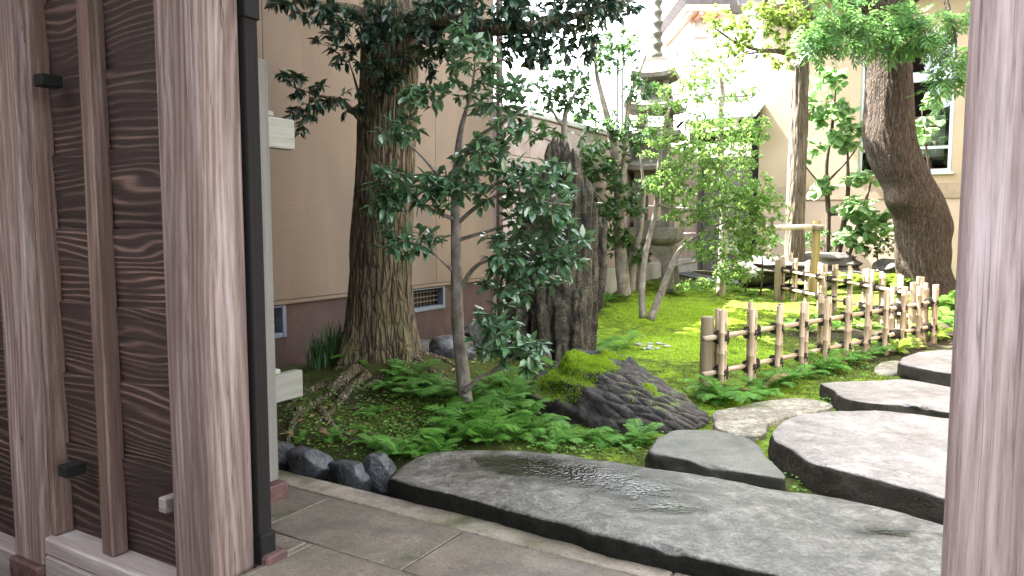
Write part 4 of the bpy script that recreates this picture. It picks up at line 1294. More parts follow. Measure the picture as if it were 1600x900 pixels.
def standing_rock():
    mb = MB()
    rc = random.Random(4)
    cols = []
    for i, px in enumerate(np.arange(798, 914, 9.5)):
        y0 = float(np.interp(px, [798, 815, 830, 845, 856, 870, 885, 900, 912], [420, 345, 300, 262, 226, 220, 236, 264, 300])) + rc.uniform(-6, 14)
        y1 = float(np.interp(px, [798, 830, 870, 912], [548, 575, 586, 578]))
        cols.append((px, y0, y1, rc.uniform(24, 38), 7.42 + rc.uniform(-0.14, 0.10)))
    for px, y0, y1, wpx, Y in ((806, 470, 560, 34, 7.25), (846, 430, 588, 34, 7.18), (874, 380, 590, 34, 7.16), (896, 455, 586, 30, 7.16), (860, 300, 560, 30, 7.2), (918, 330, 520, 22, 7.55), (932, 345, 486, 24, 7.62)):
        cols.append((px, y0, y1, wpx, Y))
    for ci, (px, y0, y1, wpx, Y) in enumerate(cols):
        r = wpx * 0.56 / F_PX * Y
        m_ = 90
        top, bot = P(px + (6 if px > 850 else 0), y0, Y), P(px, y1, Y)
        t = np.linspace(0, 1, m_)
        pts = bot.lerp(top, 0)
        C = np.array([tuple(bot.lerp(top, q)) for q in t])
        C[:, 0] += 0.05 * fbm(np.stack([t * 2.3, 0 * t + ci * 3.1, 0 * t], 1), 3)
        rad = r * (1.12 - 0.30 * t) * np.minimum(1, (1.0 - t) * 13 + 0.42) ** 0.6 * np.minimum(1, t * 6 + 0.6)
        seg = 30
        a = np.linspace(0, 2 * math.pi, seg, endpoint=False)
        A_, T_ = np.meshgrid(a, t)
        ca, sa = np.cos(A_), np.sin(A_)
        q1 = np.stack([ca.ravel() * 1.6 + ci * 9, sa.ravel() * 1.6, T_.ravel() * 1.6], 1)
        q2 = np.stack([ca.ravel() * 4.5 + ci * 5, sa.ravel() * 4.5, T_.ravel() * 5.0], 1)
        q3 = np.stack([ca.ravel() * 7.0 + ci * 5, sa.ravel() * 7.0, T_.ravel() * 26.0], 1)
        q4 = np.stack([ca.ravel() * 3.2 + ci * 2.7, sa.ravel() * 3.2, T_.ravel() * 2.2], 1)
        k = 1.05 + 0.35 * fbm(q1, 3) - 0.55 * np.maximum(0, 0.28 - np.abs(fbm(q4, 2))) + 0.22 * fbm(q2, 3) + 0.10 * fbm(q3, 3)
        Rr = rad[:, None] * k.reshape(m_, seg)
        V = np.stack([C[:, 0:1] + Rr * ca, C[:, 1:2] + Rr * sa * 1.15, C[:, 2:3] + 0 * ca + (0.16 * fbm(q1 * 1.1 + 40, 2).reshape(m_, seg) - 0.5 * np.sign(px - 850) * r * ca) * T_ ** 3], -1).reshape(-1, 3)
        i, j = np.meshgrid(np.arange(m_ - 1), np.arange(seg), indexing='ij')
        Q = np.stack([i * seg + j, i * seg + (j + 1) % seg, (i + 1) * seg + (j + 1) % seg, (i + 1) * seg + j], -1).reshape(-1, 4)
        base = mb.n
        V = np.concatenate([V, [[C[-1, 0], C[-1, 1], C[-1, 2] + r * 0.1]]])
        mb.add(V, Q)
        jj = np.arange(seg)
        mb.F.append(np.stack([np.full(seg, base + m_ * seg), base + (m_ - 1) * seg + jj, base + (m_ - 1) * seg + (jj + 1) % seg], 1))
    o = build(mb, 'standing_rock', MAT['rock_fluted'])
    tag(o, 'tall fluted standing rock in front of the boundary wall', 'rock')


standing_rock()

# ------------------------------------------------------------------ stone pagoda lantern
def lantern():
    Y = 14.0
    cx = P(1022, 350, Y).x
    base = Vector((cx, Y, H(cx, Y) - 0.03))
    th = thing('stone_lantern', base, 'tall tiered stone pagoda lantern by the boundary wall', 'stone lantern')
    rot = Matrix.Rotation(math.radians(-20), 4, 'Z')
    u = Y / F_PX

    def Z(row):
        return P(1022, row, Y).z

    def ring(hw, z, lift=0.0):
        pts = []
        for k in range(4):
            a0, a1 = math.radians(45 + 90 * k), math.radians(135 + 90 * k)
            p0 = Vector((math.cos(a0), math.sin(a0), 0)) * hw * 1.4142
            p1 = Vector((math.cos(a1), math.sin(a1), 0)) * hw * 1.4142
            for q in range(4):
                f = q / 4.0
                p = p0.lerp(p1, f)
                cl = abs(f - 0.5) * 2 if f > 0 else 1.0
                pts.append((p.x, p.y, z + lift * cl ** 2.5))
        return pts

    def stack(name, rings, parent=th):
        V, m_ = [], 16
        for r_ in rings:
            V += ring(*r_)
        V = np.array([tuple(rot @ Vector(v)) for v in V]) + np.array([base.x, base.y, 0])
        k = len(rings)
        i, j = np.meshgrid(np.arange(k - 1), np.arange(m_), indexing='ij')
        Q = np.stack([i * m_ + j, i * m_ + (j + 1) % m_, (i + 1) * m_ + (j + 1) % m_, (i + 1) * m_ + j], -1).reshape(-1, 4)
        mb = MB()
        c0 = V[:m_].mean(0)
        c1 = V[-m_:].mean(0)
        V2 = np.concatenate([V, [c0], [c1]])
        mb.add(V2, Q)
        jj = np.arange(m_)
        mb.F.append(np.stack([np.full(m_, k * m_), (jj + 1) % m_, jj], 1))
        mb.F.append(np.stack([np.full(m_, k * m_ + 1), (k - 1) * m_ + jj, (k - 1) * m_ + (jj + 1) % m_], 1))
        return build(mb, name, MAT['lantern'], parent, False)

    def corners(name, hw, w, z0, z1):
        for a in (-1, 1):
            for b in (-1, 1):
                p = rot @ Vector((a * (hw - w / 2), b * (hw - w / 2), 0))
                box(name, (w, w, z1 - z0), (base.x + p.x, base.y + p.y, (z0 + z1) / 2), math.radians(-20), MAT['lantern'], th, 0.01)

    def roof(r0, r1, hw, hw_top):
        z0, z1 = Z(r1), Z(r0)
        d = z1 - z0
        stack('roof', [(hw * 0.62, z0, 0), (hw, z0 + 0.02, 0.05), (hw, z0 + 0.10, 0.06), (hw * 0.80, z0 + d * 0.48, 0.03), (hw_top * 1.1, z0 + d * 0.82, 0.0), (hw_top, z1, 0)])

    roof(92, 128, 0.40, 0.17)
    roof(152, 178, 0.50, 0.22)
    roof(200, 222, 0.52, 0.24)
    roof(246, 270, 0.56, 0.27)
    corners('corner_pillar', 0.26, 0.10, Z(152) - 0.0, Z(128) - 0.01)
    stack('body', [(0.17, Z(152), 0), (0.17, Z(128) + 0.01, 0)])
    corners('corner_pillar', 0.29, 0.10, Z(201), Z(178) - 0.0)
    stack('body', [(0.26, Z(248), 0), (0.25, Z(222) + 0.01, 0)])
    zf0, zf1 = Z(356), Z(270) + 0.01
    corners('corner_pillar', 0.33, 0.16, zf0, zf1)
    stack('fire_box', [(0.325, zf1 - 0.35, 0), (0.325, zf1 - 0.003, 0)])
    stack('fire_box', [(0.325, zf0 + 0.003, 0), (0.325, zf0 + 0.14, 0)])
    stack('platform', [(0.34, Z(383), 0), (0.46, Z(376), 0), (0.49, Z(372), 0), (0.49, Z(357), 0), (0.36, Z(355), 0)])
    zl0, zl1 = base.z, Z(383) - 0.002
    for k in range(4):
        Rk = rot @ Matrix.Rotation(math.radians(90 * k), 4, 'Z')
        hw, t_ = 0.42, 0.15
        inner = [(-0.22, 0.0), (-0.20, 0.62), (-0.12, 0.74), (0.0, 0.86), (0.12, 0.74), (0.20, 0.62), (0.22, 0.0)]
        outer = [(-hw - 0.03, 0.0), (-hw + 0.02, 0.7), (-0.3, 1.0), (0, 1.0), (0.3, 1.0), (hw - 0.02, 0.7), (hw + 0.03, 0.0)]
        V = []
        for yy in (-0.40, -0.40 + t_):
            for a, b in inner:
                V.append(Rk @ Vector((a, yy, b * (zl1 - zl0))))
            for a, b in outer:
                V.append(Rk @ Vector((a, yy, b * (zl1 - zl0))))
        V = np.array([tuple(v) for v in V]) + np.array([base.x, base.y, zl0])
        Q = []
        for i in range(6):
            Q += [[i, i + 1, 7 + i + 1, 7 + i], [14 + i + 1, 14 + i, 21 + i, 21 + i + 1], [i + 1, i, 14 + i, 14 + i + 1], [7 + i, 7 + i + 1, 21 + i + 1, 21 + i]]
        build(MB().add(V, np.array(Q)), 'arched_leg', MAT['lantern'], th, False)
    mb = MB()
    zz, rr = [], []
    z0, z1 = Z(92), Z(-60)
    for k in range(9):
        f = k / 9
        h_ = (z1 - z0) / 9
        zz += [z0 + f * (z1 - z0), z0 + f * (z1 - z0) + 0.25 * h_, z0 + f * (z1 - z0) + 0.5 * h_, z0 + f * (z1 - z0) + 0.55 * h_]
        r0 = 0.115 - 0.05 * f
        rr += [r0 * 0.72, r0, r0, r0 * 0.72]
    add_tube(mb, [Vector((base.x, base.y, z)) for z in zz], rr, 18)
    build(mb, 'finial', MAT['lantern'], th)


lantern()

# ------------------------------------------------------------------ bamboo fences
def bamboo_mesh(length, r, seed, pitch=0.21):
    rs = np.random.default_rng(seed)
    zz, rr = [0.0], [r * 1.0]
    z = rs.uniform(0.04, pitch)
    while z < length - 0.03:
        zz += [z - 0.010, z - 0.003, z + 0.003, z + 0.010]
        rr += [r, r * 1.13, r * 1.13, r * 0.97]
        z += pitch * rs.uniform(0.85, 1.15)
    zz += [length - 0.002, length, length, length - 0.02]
    rr += [r * 0.98, r * 0.93, r * 0.72, r * 0.70]
    bend = rs.uniform(-0.006, 0.006, 2)
    pts = [Vector((bend[0] * math.sin(q / length * 3), bend[1] * math.sin(q / length * 3), q)) for q in zz]
    pts[-1] = pts[-1] - Vector((0, 0, 0.0))
    mb = MB()
    # straight sweep built by hand so that the hollow top keeps its rim
    seg = 10
    a = np.linspace(0, 2 * math.pi, seg, endpoint=False)
    V = np.concatenate([np.stack([p.x + q * np.cos(a), p.y + q * np.sin(a), np.full(seg, p.z)], 1) for p, q in zip(pts, rr)])
    m_ = len(pts)
    i, j = np.meshgrid(np.arange(m_ - 1), np.arange(seg), indexing='ij')
    Q = np.stack([i * seg + j, i * seg + (j + 1) % seg, (i + 1) * seg + (j + 1) % seg, (i + 1) * seg + j], -1).reshape(-1, 4)
    mb.add(np.concatenate([V, [[pts[0].x, pts[0].y, 0]], [[pts[-1].x, pts[-1].y, length - 0.02]]]), Q)
    jj = np.arange(seg)
    mb.F.append(np.stack([np.full(seg, m_ * seg), (jj + 1) % seg, jj], 1))
    mb.F.append(np.stack([np.full(seg, m_ * seg + 1), (m_ - 1) * seg + jj, (m_ - 1) * seg + (jj + 1) % seg], 1))
    return mb.mesh('bamboo', True)


def log_mesh(length, r):
    mb = MB()
    zz = [0, length * 0.3, length * 0.6, length - 0.012, length]
    add_tube(mb, [Vector((0, 0, z)) for z in zz], [r, r * 1.02, r, r * 0.98, r * 0.86], 18, True, 0.04, 3)
    return mb.mesh('log', True)


def knot_mesh(r):
    mb = MB()
    a = np.linspace(0, 2 * math.pi, 17)
    for sgn in (-1, 1):
        for off in (-0.006, 0.006):
            pts = [Vector((r * 1.5 * math.sin(q) * 0.9 + off, r * 1.9 * math.cos(q), sgn * r * 1.35 * math.sin(q) + off)) for q in a]
            add_tube(mb, pts, 0.0075, 6, False)
    for x in (-0.030, -0.044):
        pts = [Vector((x, r * 1.12 * math.cos(q), r * 1.12 * math.sin(q))) for q in a]
        add_tube(mb, pts, 0.0055, 6, False)
    add_tube(mb, [Vector((0, -r * 1.9, 0)), Vector((0.01, -r * 2.3, -0.02)), Vector((0.012, -r * 2.0, -0.06))], 0.005, 6)
    return mb.mesh('knot', True)


PICK = [bamboo_mesh(0.90, 0.0265, s) for s in range(7)]
for me in PICK:
    me.materials.append(MAT['bamboo'])
KNOT = knot_mesh(0.031)
KNOT.materials.append(MAT['rope'])


def fence(label, A, B, nst, behind, hgt=0.75):
    A, B = Vector((A[0], A[1], 0)), Vector((B[0], B[1], 0))
    d = (B - A).normalized()
    nv = Vector((d.y, -d.x, 0))
    L = (B - A).length
    rs = np.random.default_rng(int(L * 1000))
    zA, zB = H(A.x, A.y), H(B.x, B.y)
    mid = (A + B) / 2
    th = thing('bamboo_fence', (mid.x, mid.y, (zA + zB) / 2), label, 'fence', 'low bamboo fences')
    ang = math.atan2(d.y, d.x)

    def zg(p):
        f = (p - A).dot(d) / L
        return zA + (zB - zA) * f

    for q, nm in ((0.10, 'log_post'), (L - 0.16, 'log_post')):
        p = A + d * q - nv * 0.075
        me = log_mesh(0.86, 0.058)
        link(nm, me, MAT['log'], th, Matrix.Translation((p.x, p.y, zg(p) - 0.16)))
    for zr in (0.525, 0.215):
        a = A - d * 0.05
        b = B + d * 0.02
        me = bamboo_mesh((b - a).length, 0.0235, int(zr * 100), 0.27)
        a3 = Vector((a.x, a.y, zA + zr))
        b3 = Vector((b.x, b.y, zB + zr))
        R = (b3 - a3).to_track_quat('Z', 'Y').to_matrix().to_4x4()
        link('rail', me, MAT['bamboo'], th, Matrix.Translation(a3) @ R)
    pc = 0
    for i in range(nst):
        f = 0.155 + (L - 0.22) * (i / (nst - 1)) * 0.985
        items = [(f - 0.0265, 1), (f + 0.0265, 1)]
        if i in behind:
            items.append((f + behind[i], -1))
        for q, side in items:
            p = A + d * q + nv * (0.052 * side)
            top = zg(p) + hgt + rs.uniform(-0.018, 0.018) - (0.0 if side > 0 else -0.02)
            M = Matrix.Translation((p.x, p.y, top - 0.90)) @ Matrix.Rotation(rs.uniform(0, 6.28), 4, 'Z') @ Matrix.Rotation(rs.uniform(-0.012, 0.012), 4, 'X')
            link('picket', PICK[pc % 7], None, th, M)
            pc += 1
        for zr in (0.525, 0.215):
            p = A + d * f + nv * 0.022
            z = zg(p) + zr
            M = Matrix.Translation((p.x, p.y, z)) @ Matrix.Rotation(ang, 4, 'Z')
            link('rope_knot', KNOT, None, th, M)
            if i in behind:
                p = A + d * (f + behind[i]) - nv * 0.012
                link('rope_knot', KNOT, None, th, Matrix.Translation((p.x, p.y, z)) @ Matrix.Rotation(ang, 4, 'Z'))
    return th


FA, FB = (1.68, 6.32), (5.36, 9.35)
fence('front run of low bamboo fence beside the stepping stones', FA, FB, 11, {0: 0.07, 1: 0.12, 4: 0.06, 8: -0.08, 10: -0.05})
fence('back run of low bamboo fence receding towards the boulders', (5.45, 9.75), (4.66, 13.05), 10, {2: 0.09, 5: 0.08, 9: -0.07})

# bamboo pole rail at the back
br = thing('bamboo_rail', ground_hit(1276, 470), 'sunlit bamboo pole rail on a yellowish post behind the fences', 'rail')
Yr = 12.9
pr = P(1276, 345, Yr)
mb = MB()
zb0 = H(pr.x, pr.y) - 0.15
add_tube(mb, [Vector((pr.x, pr.y, z)) for z in np.linspace(zb0, pr.z, 10)], 0.068, 16, True, 0.03)
build(mb, 'post', MAT['log_yellow'], br)
pl_ = P(1120, 359, Yr + 0.5)
a3, b3 = Vector((pr.x + 0.10, pr.y - 0.085, P(1276, 354, Yr).z)), pl_
me = bamboo_mesh((b3 - a3).length, 0.052, 4, 0.36)
link('pole', me, MAT['bamboo_pale'], br, Matrix.Translation(a3) @ (b3 - a3).to_track_quat('Z', 'Y').to_matrix().to_4x4())
mb = MB()
add_tube(mb, [Vector((pl_.x + 0.15, pl_.y + 0.07, z)) for z in np.linspace(H(pl_.x, pl_.y) - 0.1, pl_.z + 0.1, 8)], 0.055, 14)
build(mb, 'post', MAT['log_yellow'], br)
mb = MB()
for dz in (-0.03, 0.0, 0.03):
    a = np.linspace(0, 2 * math.pi, 15)
    add_tube(mb, [Vector((pr.x + 0.09 * math.cos(q), pr.y - 0.03 + 0.14 * math.sin(q), P(1276, 354, Yr).z + dz + 0.04 * math.sin(q))) for q in a], 0.008, 6, False)
build(mb, 'rope_knot', MAT['rope'], br)

# ------------------------------------------------------------------ leaves, twigs and trees
def leaf_tpl(w=0.45, fold=0.10, droop=0.16, pos=0.42):
    V = [(0, 0, 0), (-w * 0.42, pos * 0.55, fold), (0, pos * 0.55, 0), (w * 0.42, pos * 0.55, fold),
         (-w * 0.44, pos * 1.45, fold * 0.9), (0, pos * 1.45, 0), (w * 0.44, pos * 1.45, fold * 0.9), (0, 1, 0)]
    V = np.array(V, dtype=float)
    V[:, 2] -= droop * V[:, 1] ** 2
    Fc = np.array([[0, 2, 1], [0, 3, 2], [1, 2, 5], [1, 5, 4], [2, 3, 6], [2, 6, 5], [4, 5, 7], [5, 6, 7]])
    return V, Fc


def leaf_simple(w=0.5, fold=0.08, droop=0.12):
    V = np.array([(0, 0, 0), (-w / 2, 0.45, fold), (0, 0.5, 0), (w / 2, 0.45, fold), (0, 1, 0)], dtype=float)
    V[:, 2] -= droop * V[:, 1] ** 2
    return V, np.array([[0, 2, 1], [0, 3, 2], [1, 2, 4], [2, 3, 4]])


def leaf_broad():
    a = np.linspace(0, 2 * math.pi, 11)[:-1]
    V = [(0, 0.5, 0.0)] + [(0.46 * math.sin(q) * (1 + 0.10 * math.cos(3 * q)), 0.5 - 0.5 * math.cos(q), 0.05 * abs(math.sin(q)) - 0.06 * (1 - math.cos(q)) ** 2) for q in a]
    return np.array(V), np.array([[0, 1 + (i + 1) % 10, 1 + i] for i in range(10)])


def leaf_pinnate():
    Vs, Fs, nn_ = [], [], 0
    V0, F0 = leaf_simple(0.32, 0.04, 0.1)
    for (y, a) in [(0.25, 55), (0.25, -55), (0.5, 45), (0.5, -45), (0.75, 35), (0.75, -35), (0.85, 0)]:
        q = math.radians(a)
        W = V0 * 0.52
        W = np.stack([W[:, 0] * math.cos(q) + W[:, 1] * math.sin(q), -W[:, 0] * math.sin(q) + W[:, 1] * math.cos(q) + y, W[:, 2] - 0.25 * y * y], 1)
        Vs.append(W)
        Fs.append(F0 + nn_)
        nn_ += len(W)
    return np.concatenate(Vs), np.concatenate(Fs)


TPL = {'ovate': leaf_tpl(), 'oval': leaf_tpl(0.46, 0.08, 0.12, 0.45), 'simple': leaf_simple(), 'broad': leaf_broad(), 'pinnate': leaf_pinnate(), 'round': leaf_simple(0.8, 0.06, 0.05)}


def basis(dirs, ups):
    y = dirs / (np.linalg.norm(dirs, axis=1)[:, None] + 1e-9)
    x = np.cross(y, ups)
    x /= np.linalg.norm(x, axis=1)[:, None] + 1e-9
    z = np.cross(x, y)
    return x, y, z


def leaves_mesh(mb, pos, dirs, ups, size, tpl, rs):
    if len(pos) == 0:
        return
    V0, F0 = TPL[tpl]
    x, y, z = basis(dirs, ups)
    V = pos[:, None, :] + size[:, None, None] * (V0[None, :, 0:1] * x[:, None, :] + V0[None, :, 1:2] * y[:, None, :] + V0[None, :, 2:3] * z[:, None, :])
    Fc = F0[None, :, :] + (np.arange(len(pos)) * len(V0))[:, None, None]
    mb.add(V.reshape(-1, 3), Fc.reshape(-1, F0.shape[1]), np.repeat(rs.uniform(0, 1, len(pos)), len(V0)))


def grow(stems, blobs, seed, leaf_size, per_twig, twig_r=0.006, hang=0.0, min_row=0.25, spread=0.9):
    """twigs reach from the stems into the foliage masses, later ones branching off earlier ones"""
    rs = np.random.default_rng(seed)
    npos, nrad = [], []
    for p, r in stems:
        k0 = int(len(p) * min_row)
        npos.append(p[k0:])
        nrad.append(r[k0:])
    npos, nrad = list(np.concatenate(npos)), list(np.concatenate(nrad))
    targets = []
    for b in blobs:
        if b[0] is None:                                   # given in metres: None, (x, y, z), None, rx, rz, ry, count
            c = np.array(b[1])
            rad = np.array([b[3], b[5], b[4]])
        else:
            c = np.array(tuple(P(b[0], b[1], b[2])))
            u = b[2] / F_PX
            rad = np.array([b[3] * u, b[5], b[4] * u])
        for _ in range(b[6]):
            v = rs.normal(size=3)
            v /= np.linalg.norm(v)
            targets.append((c + v * rad * rs.uniform(0.15, 1.0) ** 0.5, b[7] if len(b) > 7 else 1.0))
    arr = np.array(npos)
    dist = [np.min(((arr - t) ** 2).sum(1)) for t, _ in targets]
    order = np.argsort(dist)
    mb = MB()
    LP, LD, LU, LS = [], [], [], []
    N = np.array(npos)
    NR = np.array(nrad)
    for oi in order:
        t, mult = targets[oi]
        d = N - t
        cost = np.sqrt((d ** 2).sum(1)) + 0.45 * np.maximum(N[:, 2] - t[2], 0)
        i = int(np.argmin(cost))
        s = N[i]
        L = np.linalg.norm(t - s)
        if L < 0.02:
            continue
        side = rs.normal(size=3) * 0.10 * L
        up = np.array([0, 0, 0.10 * L])
        ctrl = [s, s + (t - s) * 0.35 + side + up, s + (t - s) * 0.72 + side * 0.4 + up * 0.8, t - np.array([0, 0, hang * L])]
        m_ = 6 if L < 0.4 else 9
        p = smooth_path(ctrl, m_)
        r0 = min(NR[i] * 0.7, twig_r * (0.7 + 1.6 * min(L, 1.5)))
        r = np.linspace(max(r0, 0.0025), 0.0018, m_)
        add_tube(mb, p, r, 5 if r0 < 0.012 else 7, False)
        N = np.concatenate([N, p[m_ // 3:]])
        NR = np.concatenate([NR, r[m_ // 3:]])
        nl = max(3, int(per_twig * rs.uniform(0.7, 1.3)))
        f0 = max(0.3, 1 - 0.35 / max(L, 0.35))
        fs = np.concatenate([rs.uniform(f0, 1.0, nl - nl // 2), np.full(nl // 2, 1.0)])
        idx = fs * (m_ - 1)
        ii = np.minimum(idx.astype(int), m_ - 2)
        fr = (idx - ii)[:, None]
        pp_ = p[ii] * (1 - fr) + p[ii + 1] * fr
        td = p[ii + 1] - p[ii]
        td /= np.linalg.norm(td, axis=1)[:, None] + 1e-9
        rd = rs.normal(size=(nl, 3))
        rd -= td * (rd * td).sum(1)[:, None]
        rd /= np.linalg.norm(rd, axis=1)[:, None] + 1e-9
        rd[:, 2] *= 0.7
        dd = td * rs.uniform(0.25, 0.8, nl)[:, None] + rd * spread + np.array([0, 0, -0.12 - hang * 1.2])
        LP.append(pp_)
        LD.append(dd)
        LU.append(np.array([0, 0, 1.0]) + rs.normal(size=(nl, 3)) * 0.35)
        LS.append(leaf_size * mult * rs.uniform(0.65, 1.15, nl))
    return mb, np.concatenate(LP), np.concatenate(LD), np.concatenate(LU), np.concatenate(LS)


def stem(pts, m=30):
    """px,py,Y,r rows; r may be None to be interpolated"""
    w = []
    ks = [i for i, q in enumerate(pts) if q[3] is not None]
    for i, q in enumerate(pts):
        r = q[3] if q[3] is not None else float(np.interp(i, ks, [pts[k][3] for k in ks]))
        w.append((*tuple(P(q[0], q[1], q[2])), r))
    s = smooth_path(w, m)
    return s[:, :3], np.maximum(s[:, 3], 0.002)


def in_frame(p):
    d = p - np.array([0, 0, CAM_H])
    zc = d[:, 1] * _c - d[:, 2] * _s
    yc = d[:, 1] * _s + d[:, 2] * _c
    X = 800 + F_PX * d[:, 0] / zc
    Yv = 450 - F_PX * yc / zc
    return (X > 0) & (X < 1600) & (Yv > 0) & (Yv < 900), X, Yv


def make_tree(name, label, cat, stems, blobs, leaf_mat, tpl, leaf_size, per_twig, seed, bark='bark_twig', twig_bark='bark_twig', trunk_seg=14, single=0, group=None, hang=0.0, min_row=0.3, trunk_mesh=None, twig_r=0.006, wob=0.12, spread=0.9, dens=1.0):
    blobs = [(*b[:6], max(2, int(b[6] * dens)), *b[7:]) for b in blobs]
    p0 = stems[0][0][0]
    th = thing(name, (p0[0], p0[1], H(p0[0], p0[1])), label, cat, group)
    if trunk_mesh is None:
        mb = MB()
        for i, (p, r) in enumerate(stems):
            add_tube(mb, p, r, trunk_seg if r[0] > 0.02 else 8, True, wob, i * 3 + seed)
        trunk = build(mb, 'trunk', MAT[bark], th)
    else:
        trunk = build(trunk_mesh, 'trunk', MAT[bark], th)
        if len(stems) > 1:
            mb = MB()
            for i, (p, r) in enumerate(stems[1:]):
                add_tube(mb, p, r, 12, True, wob, i * 3 + seed)
            build(mb, 'limbs', MAT[bark], th)
    tw, LP, LD, LU, LS = grow(stems, blobs, seed, leaf_size, per_twig, twig_r, hang, min_row, spread)
    build(tw, 'twigs', MAT[twig_bark], th)['kind'] = 'stuff'
    rs = np.random.default_rng(seed + 99)
    keep = np.ones(len(LP), bool)
    if single:
        inf, X, Yv = in_frame(LP)
        score = LS / np.maximum(LP[:, 1], 0.5) * inf
        top = np.argsort(-score)[:single]
        keep[top] = False
        V0, F0 = TPL[tpl]
        mbs = []
        for k in range(8):
            me = MB().add(V0 * np.array([1 + 0.06 * math.sin(k * 2.1), 1, 1 + 0.5 * math.cos(k * 1.7)]), F0, k / 8.0).mesh('leaf', True)
            me.materials.append(MAT[leaf_mat])
            mbs.append(me)
        x, y, z = basis(LD[top], LU[top])
        for i, k in enumerate(top):
            s = LS[k]
            M = Matrix(((x[i][0] * s, y[i][0] * s, z[i][0] * s, LP[k][0]), (x[i][1] * s, y[i][1] * s, z[i][1] * s, LP[k][1]), (x[i][2] * s, y[i][2] * s, z[i][2] * s, LP[k][2]), (0, 0, 0, 1)))
            link('leaf', mbs[i % 8], None, th, M)
    mb = MB()
    leaves_mesh(mb, LP[keep], LD[keep], LU[keep], LS[keep], tpl, rs)
    if mb.n:
        cr = build(mb, 'crown', MAT[leaf_mat], th)
        cr['kind'] = 'stuff'
    return th


def trunk_detail(pts, m, seg, ridge, nridge, flare, lobes, seed, knobs=()):
    """a furrowed trunk: pts are px,py,Y,r"""
    p, r = stem(pts, m)
    t = np.linspace(0, 1, m)
    a = np.linspace(0, 2 * math.pi, seg, endpoint=False)
    A, T = np.meshgrid(a, t)
    hgt = (p[:, 2] - p[0, 2])
    Hh = hgt[:, None] * np.ones(seg)
    q = np.stack([np.cos(A).ravel() * nridge / 6.28, np.sin(A).ravel() * nridge / 6.28, Hh.ravel() * 1.6 + seed], 1)
    q2 = np.stack([np.cos(A).ravel() * nridge / 2.8, np.sin(A).ravel() * nridge / 2.8, Hh.ravel() * 5.0 + seed], 1)
    rid = 1 - np.abs(fbm(q, 3)) * 2.2
    rid = np.clip(rid, -0.6, 1).reshape(m, seg)
    rid2 = fbm(q2, 3).reshape(m, seg)
    low = fbm(np.stack([np.cos(A).ravel() * 0.8 + seed, np.sin(A).ravel() * 0.8, Hh.ravel() * 1.1], 1), 2).reshape(m, seg)
    fl = np.exp(-np.maximum(Hh, 0) / 0.32) * flare
    lob = 0.0
    for (ang, wd, amt) in lobes:
        dd = np.angle(np.exp(1j * (A - ang)))
        lob = lob + amt * np.exp(-(dd / wd) ** 2)
    R = r[:, None] * (1 + 0.10 * low + ridge * rid + ridge * 0.6 * rid2) + fl * (0.35 + lob)
    for (hk, ak, sk, amt) in knobs:
        dd = np.angle(np.exp(1j * (A - ak)))
        R = R + amt * np.exp(-((Hh - hk) / sk) ** 2 - (dd / 0.75) ** 2)
    V = np.stack([p[:, 0:1] + R * np.cos(A), p[:, 1:2] + R * np.sin(A), p[:, 2:3] + 0 * A], -1).reshape(-1, 3)
    i, j = np.meshgrid(np.arange(m - 1), np.arange(seg), indexing='ij')
    Q = np.stack([i * seg + j, i * seg + (j + 1) % seg, (i + 1) * seg + (j + 1) % seg, (i + 1) * seg + j], -1).reshape(-1, 4)
    return MB().add(V, Q), (p, r)


# --- the big tree by the house
tm, tstem = trunk_detail([(592, 592, 6.35, 0.29), (592, 540, 6.35, 0.275), (594, 450, 6.35, 0.255), (598, 330, 6.35, 0.245), (605, 200, 6.35, 0.235), (610, 90, 6.35, 0.225), (616, -60, 6.4, 0.22), (625, -300, 6.5, 0.17), (640, -560, 6.7, 0.13), (655, -760, 7.4, 0.08), (665, -820, 8.0, 0.05)],
                         420, 190, 0.060, 30, 0.19, [(-0.75, 0.30, 0.85), (-2.3, 0.35, 0.9), (-1.5, 0.25, 0.35), (0.3, 0.35, 0.6), (2.4, 0.4, 0.6)], 3)
limbs = [stem([(606, 60, 6.3, 0.07), (560, 20, 6.2, None), (500, 8, 6.0, None), (440, -8, 5.9, 0.012)]),
         stem([(614, 30, 6.3, 0.10), (690, 35, 6.0, None), (790, 45, 5.8, None), (880, 30, 5.8, None), (1000, -8, 5.8, 0.012)]),
         stem([(565, 190, 6.15, 0.022), (535, 158, 6.05, None), (500, 150, 6.0, None), (455, 135, 5.95, 0.004)]),
         stem([(566, 170, 6.15, 0.016), (556, 130, 6.05, None), (545, 95, 6.0, 0.004)]),
         stem([(616, -40, 6.4, 0.14), (500, -200, 6.0, None), (350, -330, 5.6, 0.03)]),
         stem([(618, -90, 6.4, 0.14), (700, -240, 6.2, None), (800, -360, 6.0, 0.03)]),
         (lambda q: (q[:, :3], q[:, 3]))(smooth_path([(-0.98, 6.45, 4.6, 0.13), (-0.95, 7.6, 5.9, 0.10), (-1.0, 9.2, 6.7, 0.07), (-1.1, 11.0, 7.0, 0.03)], 30))]
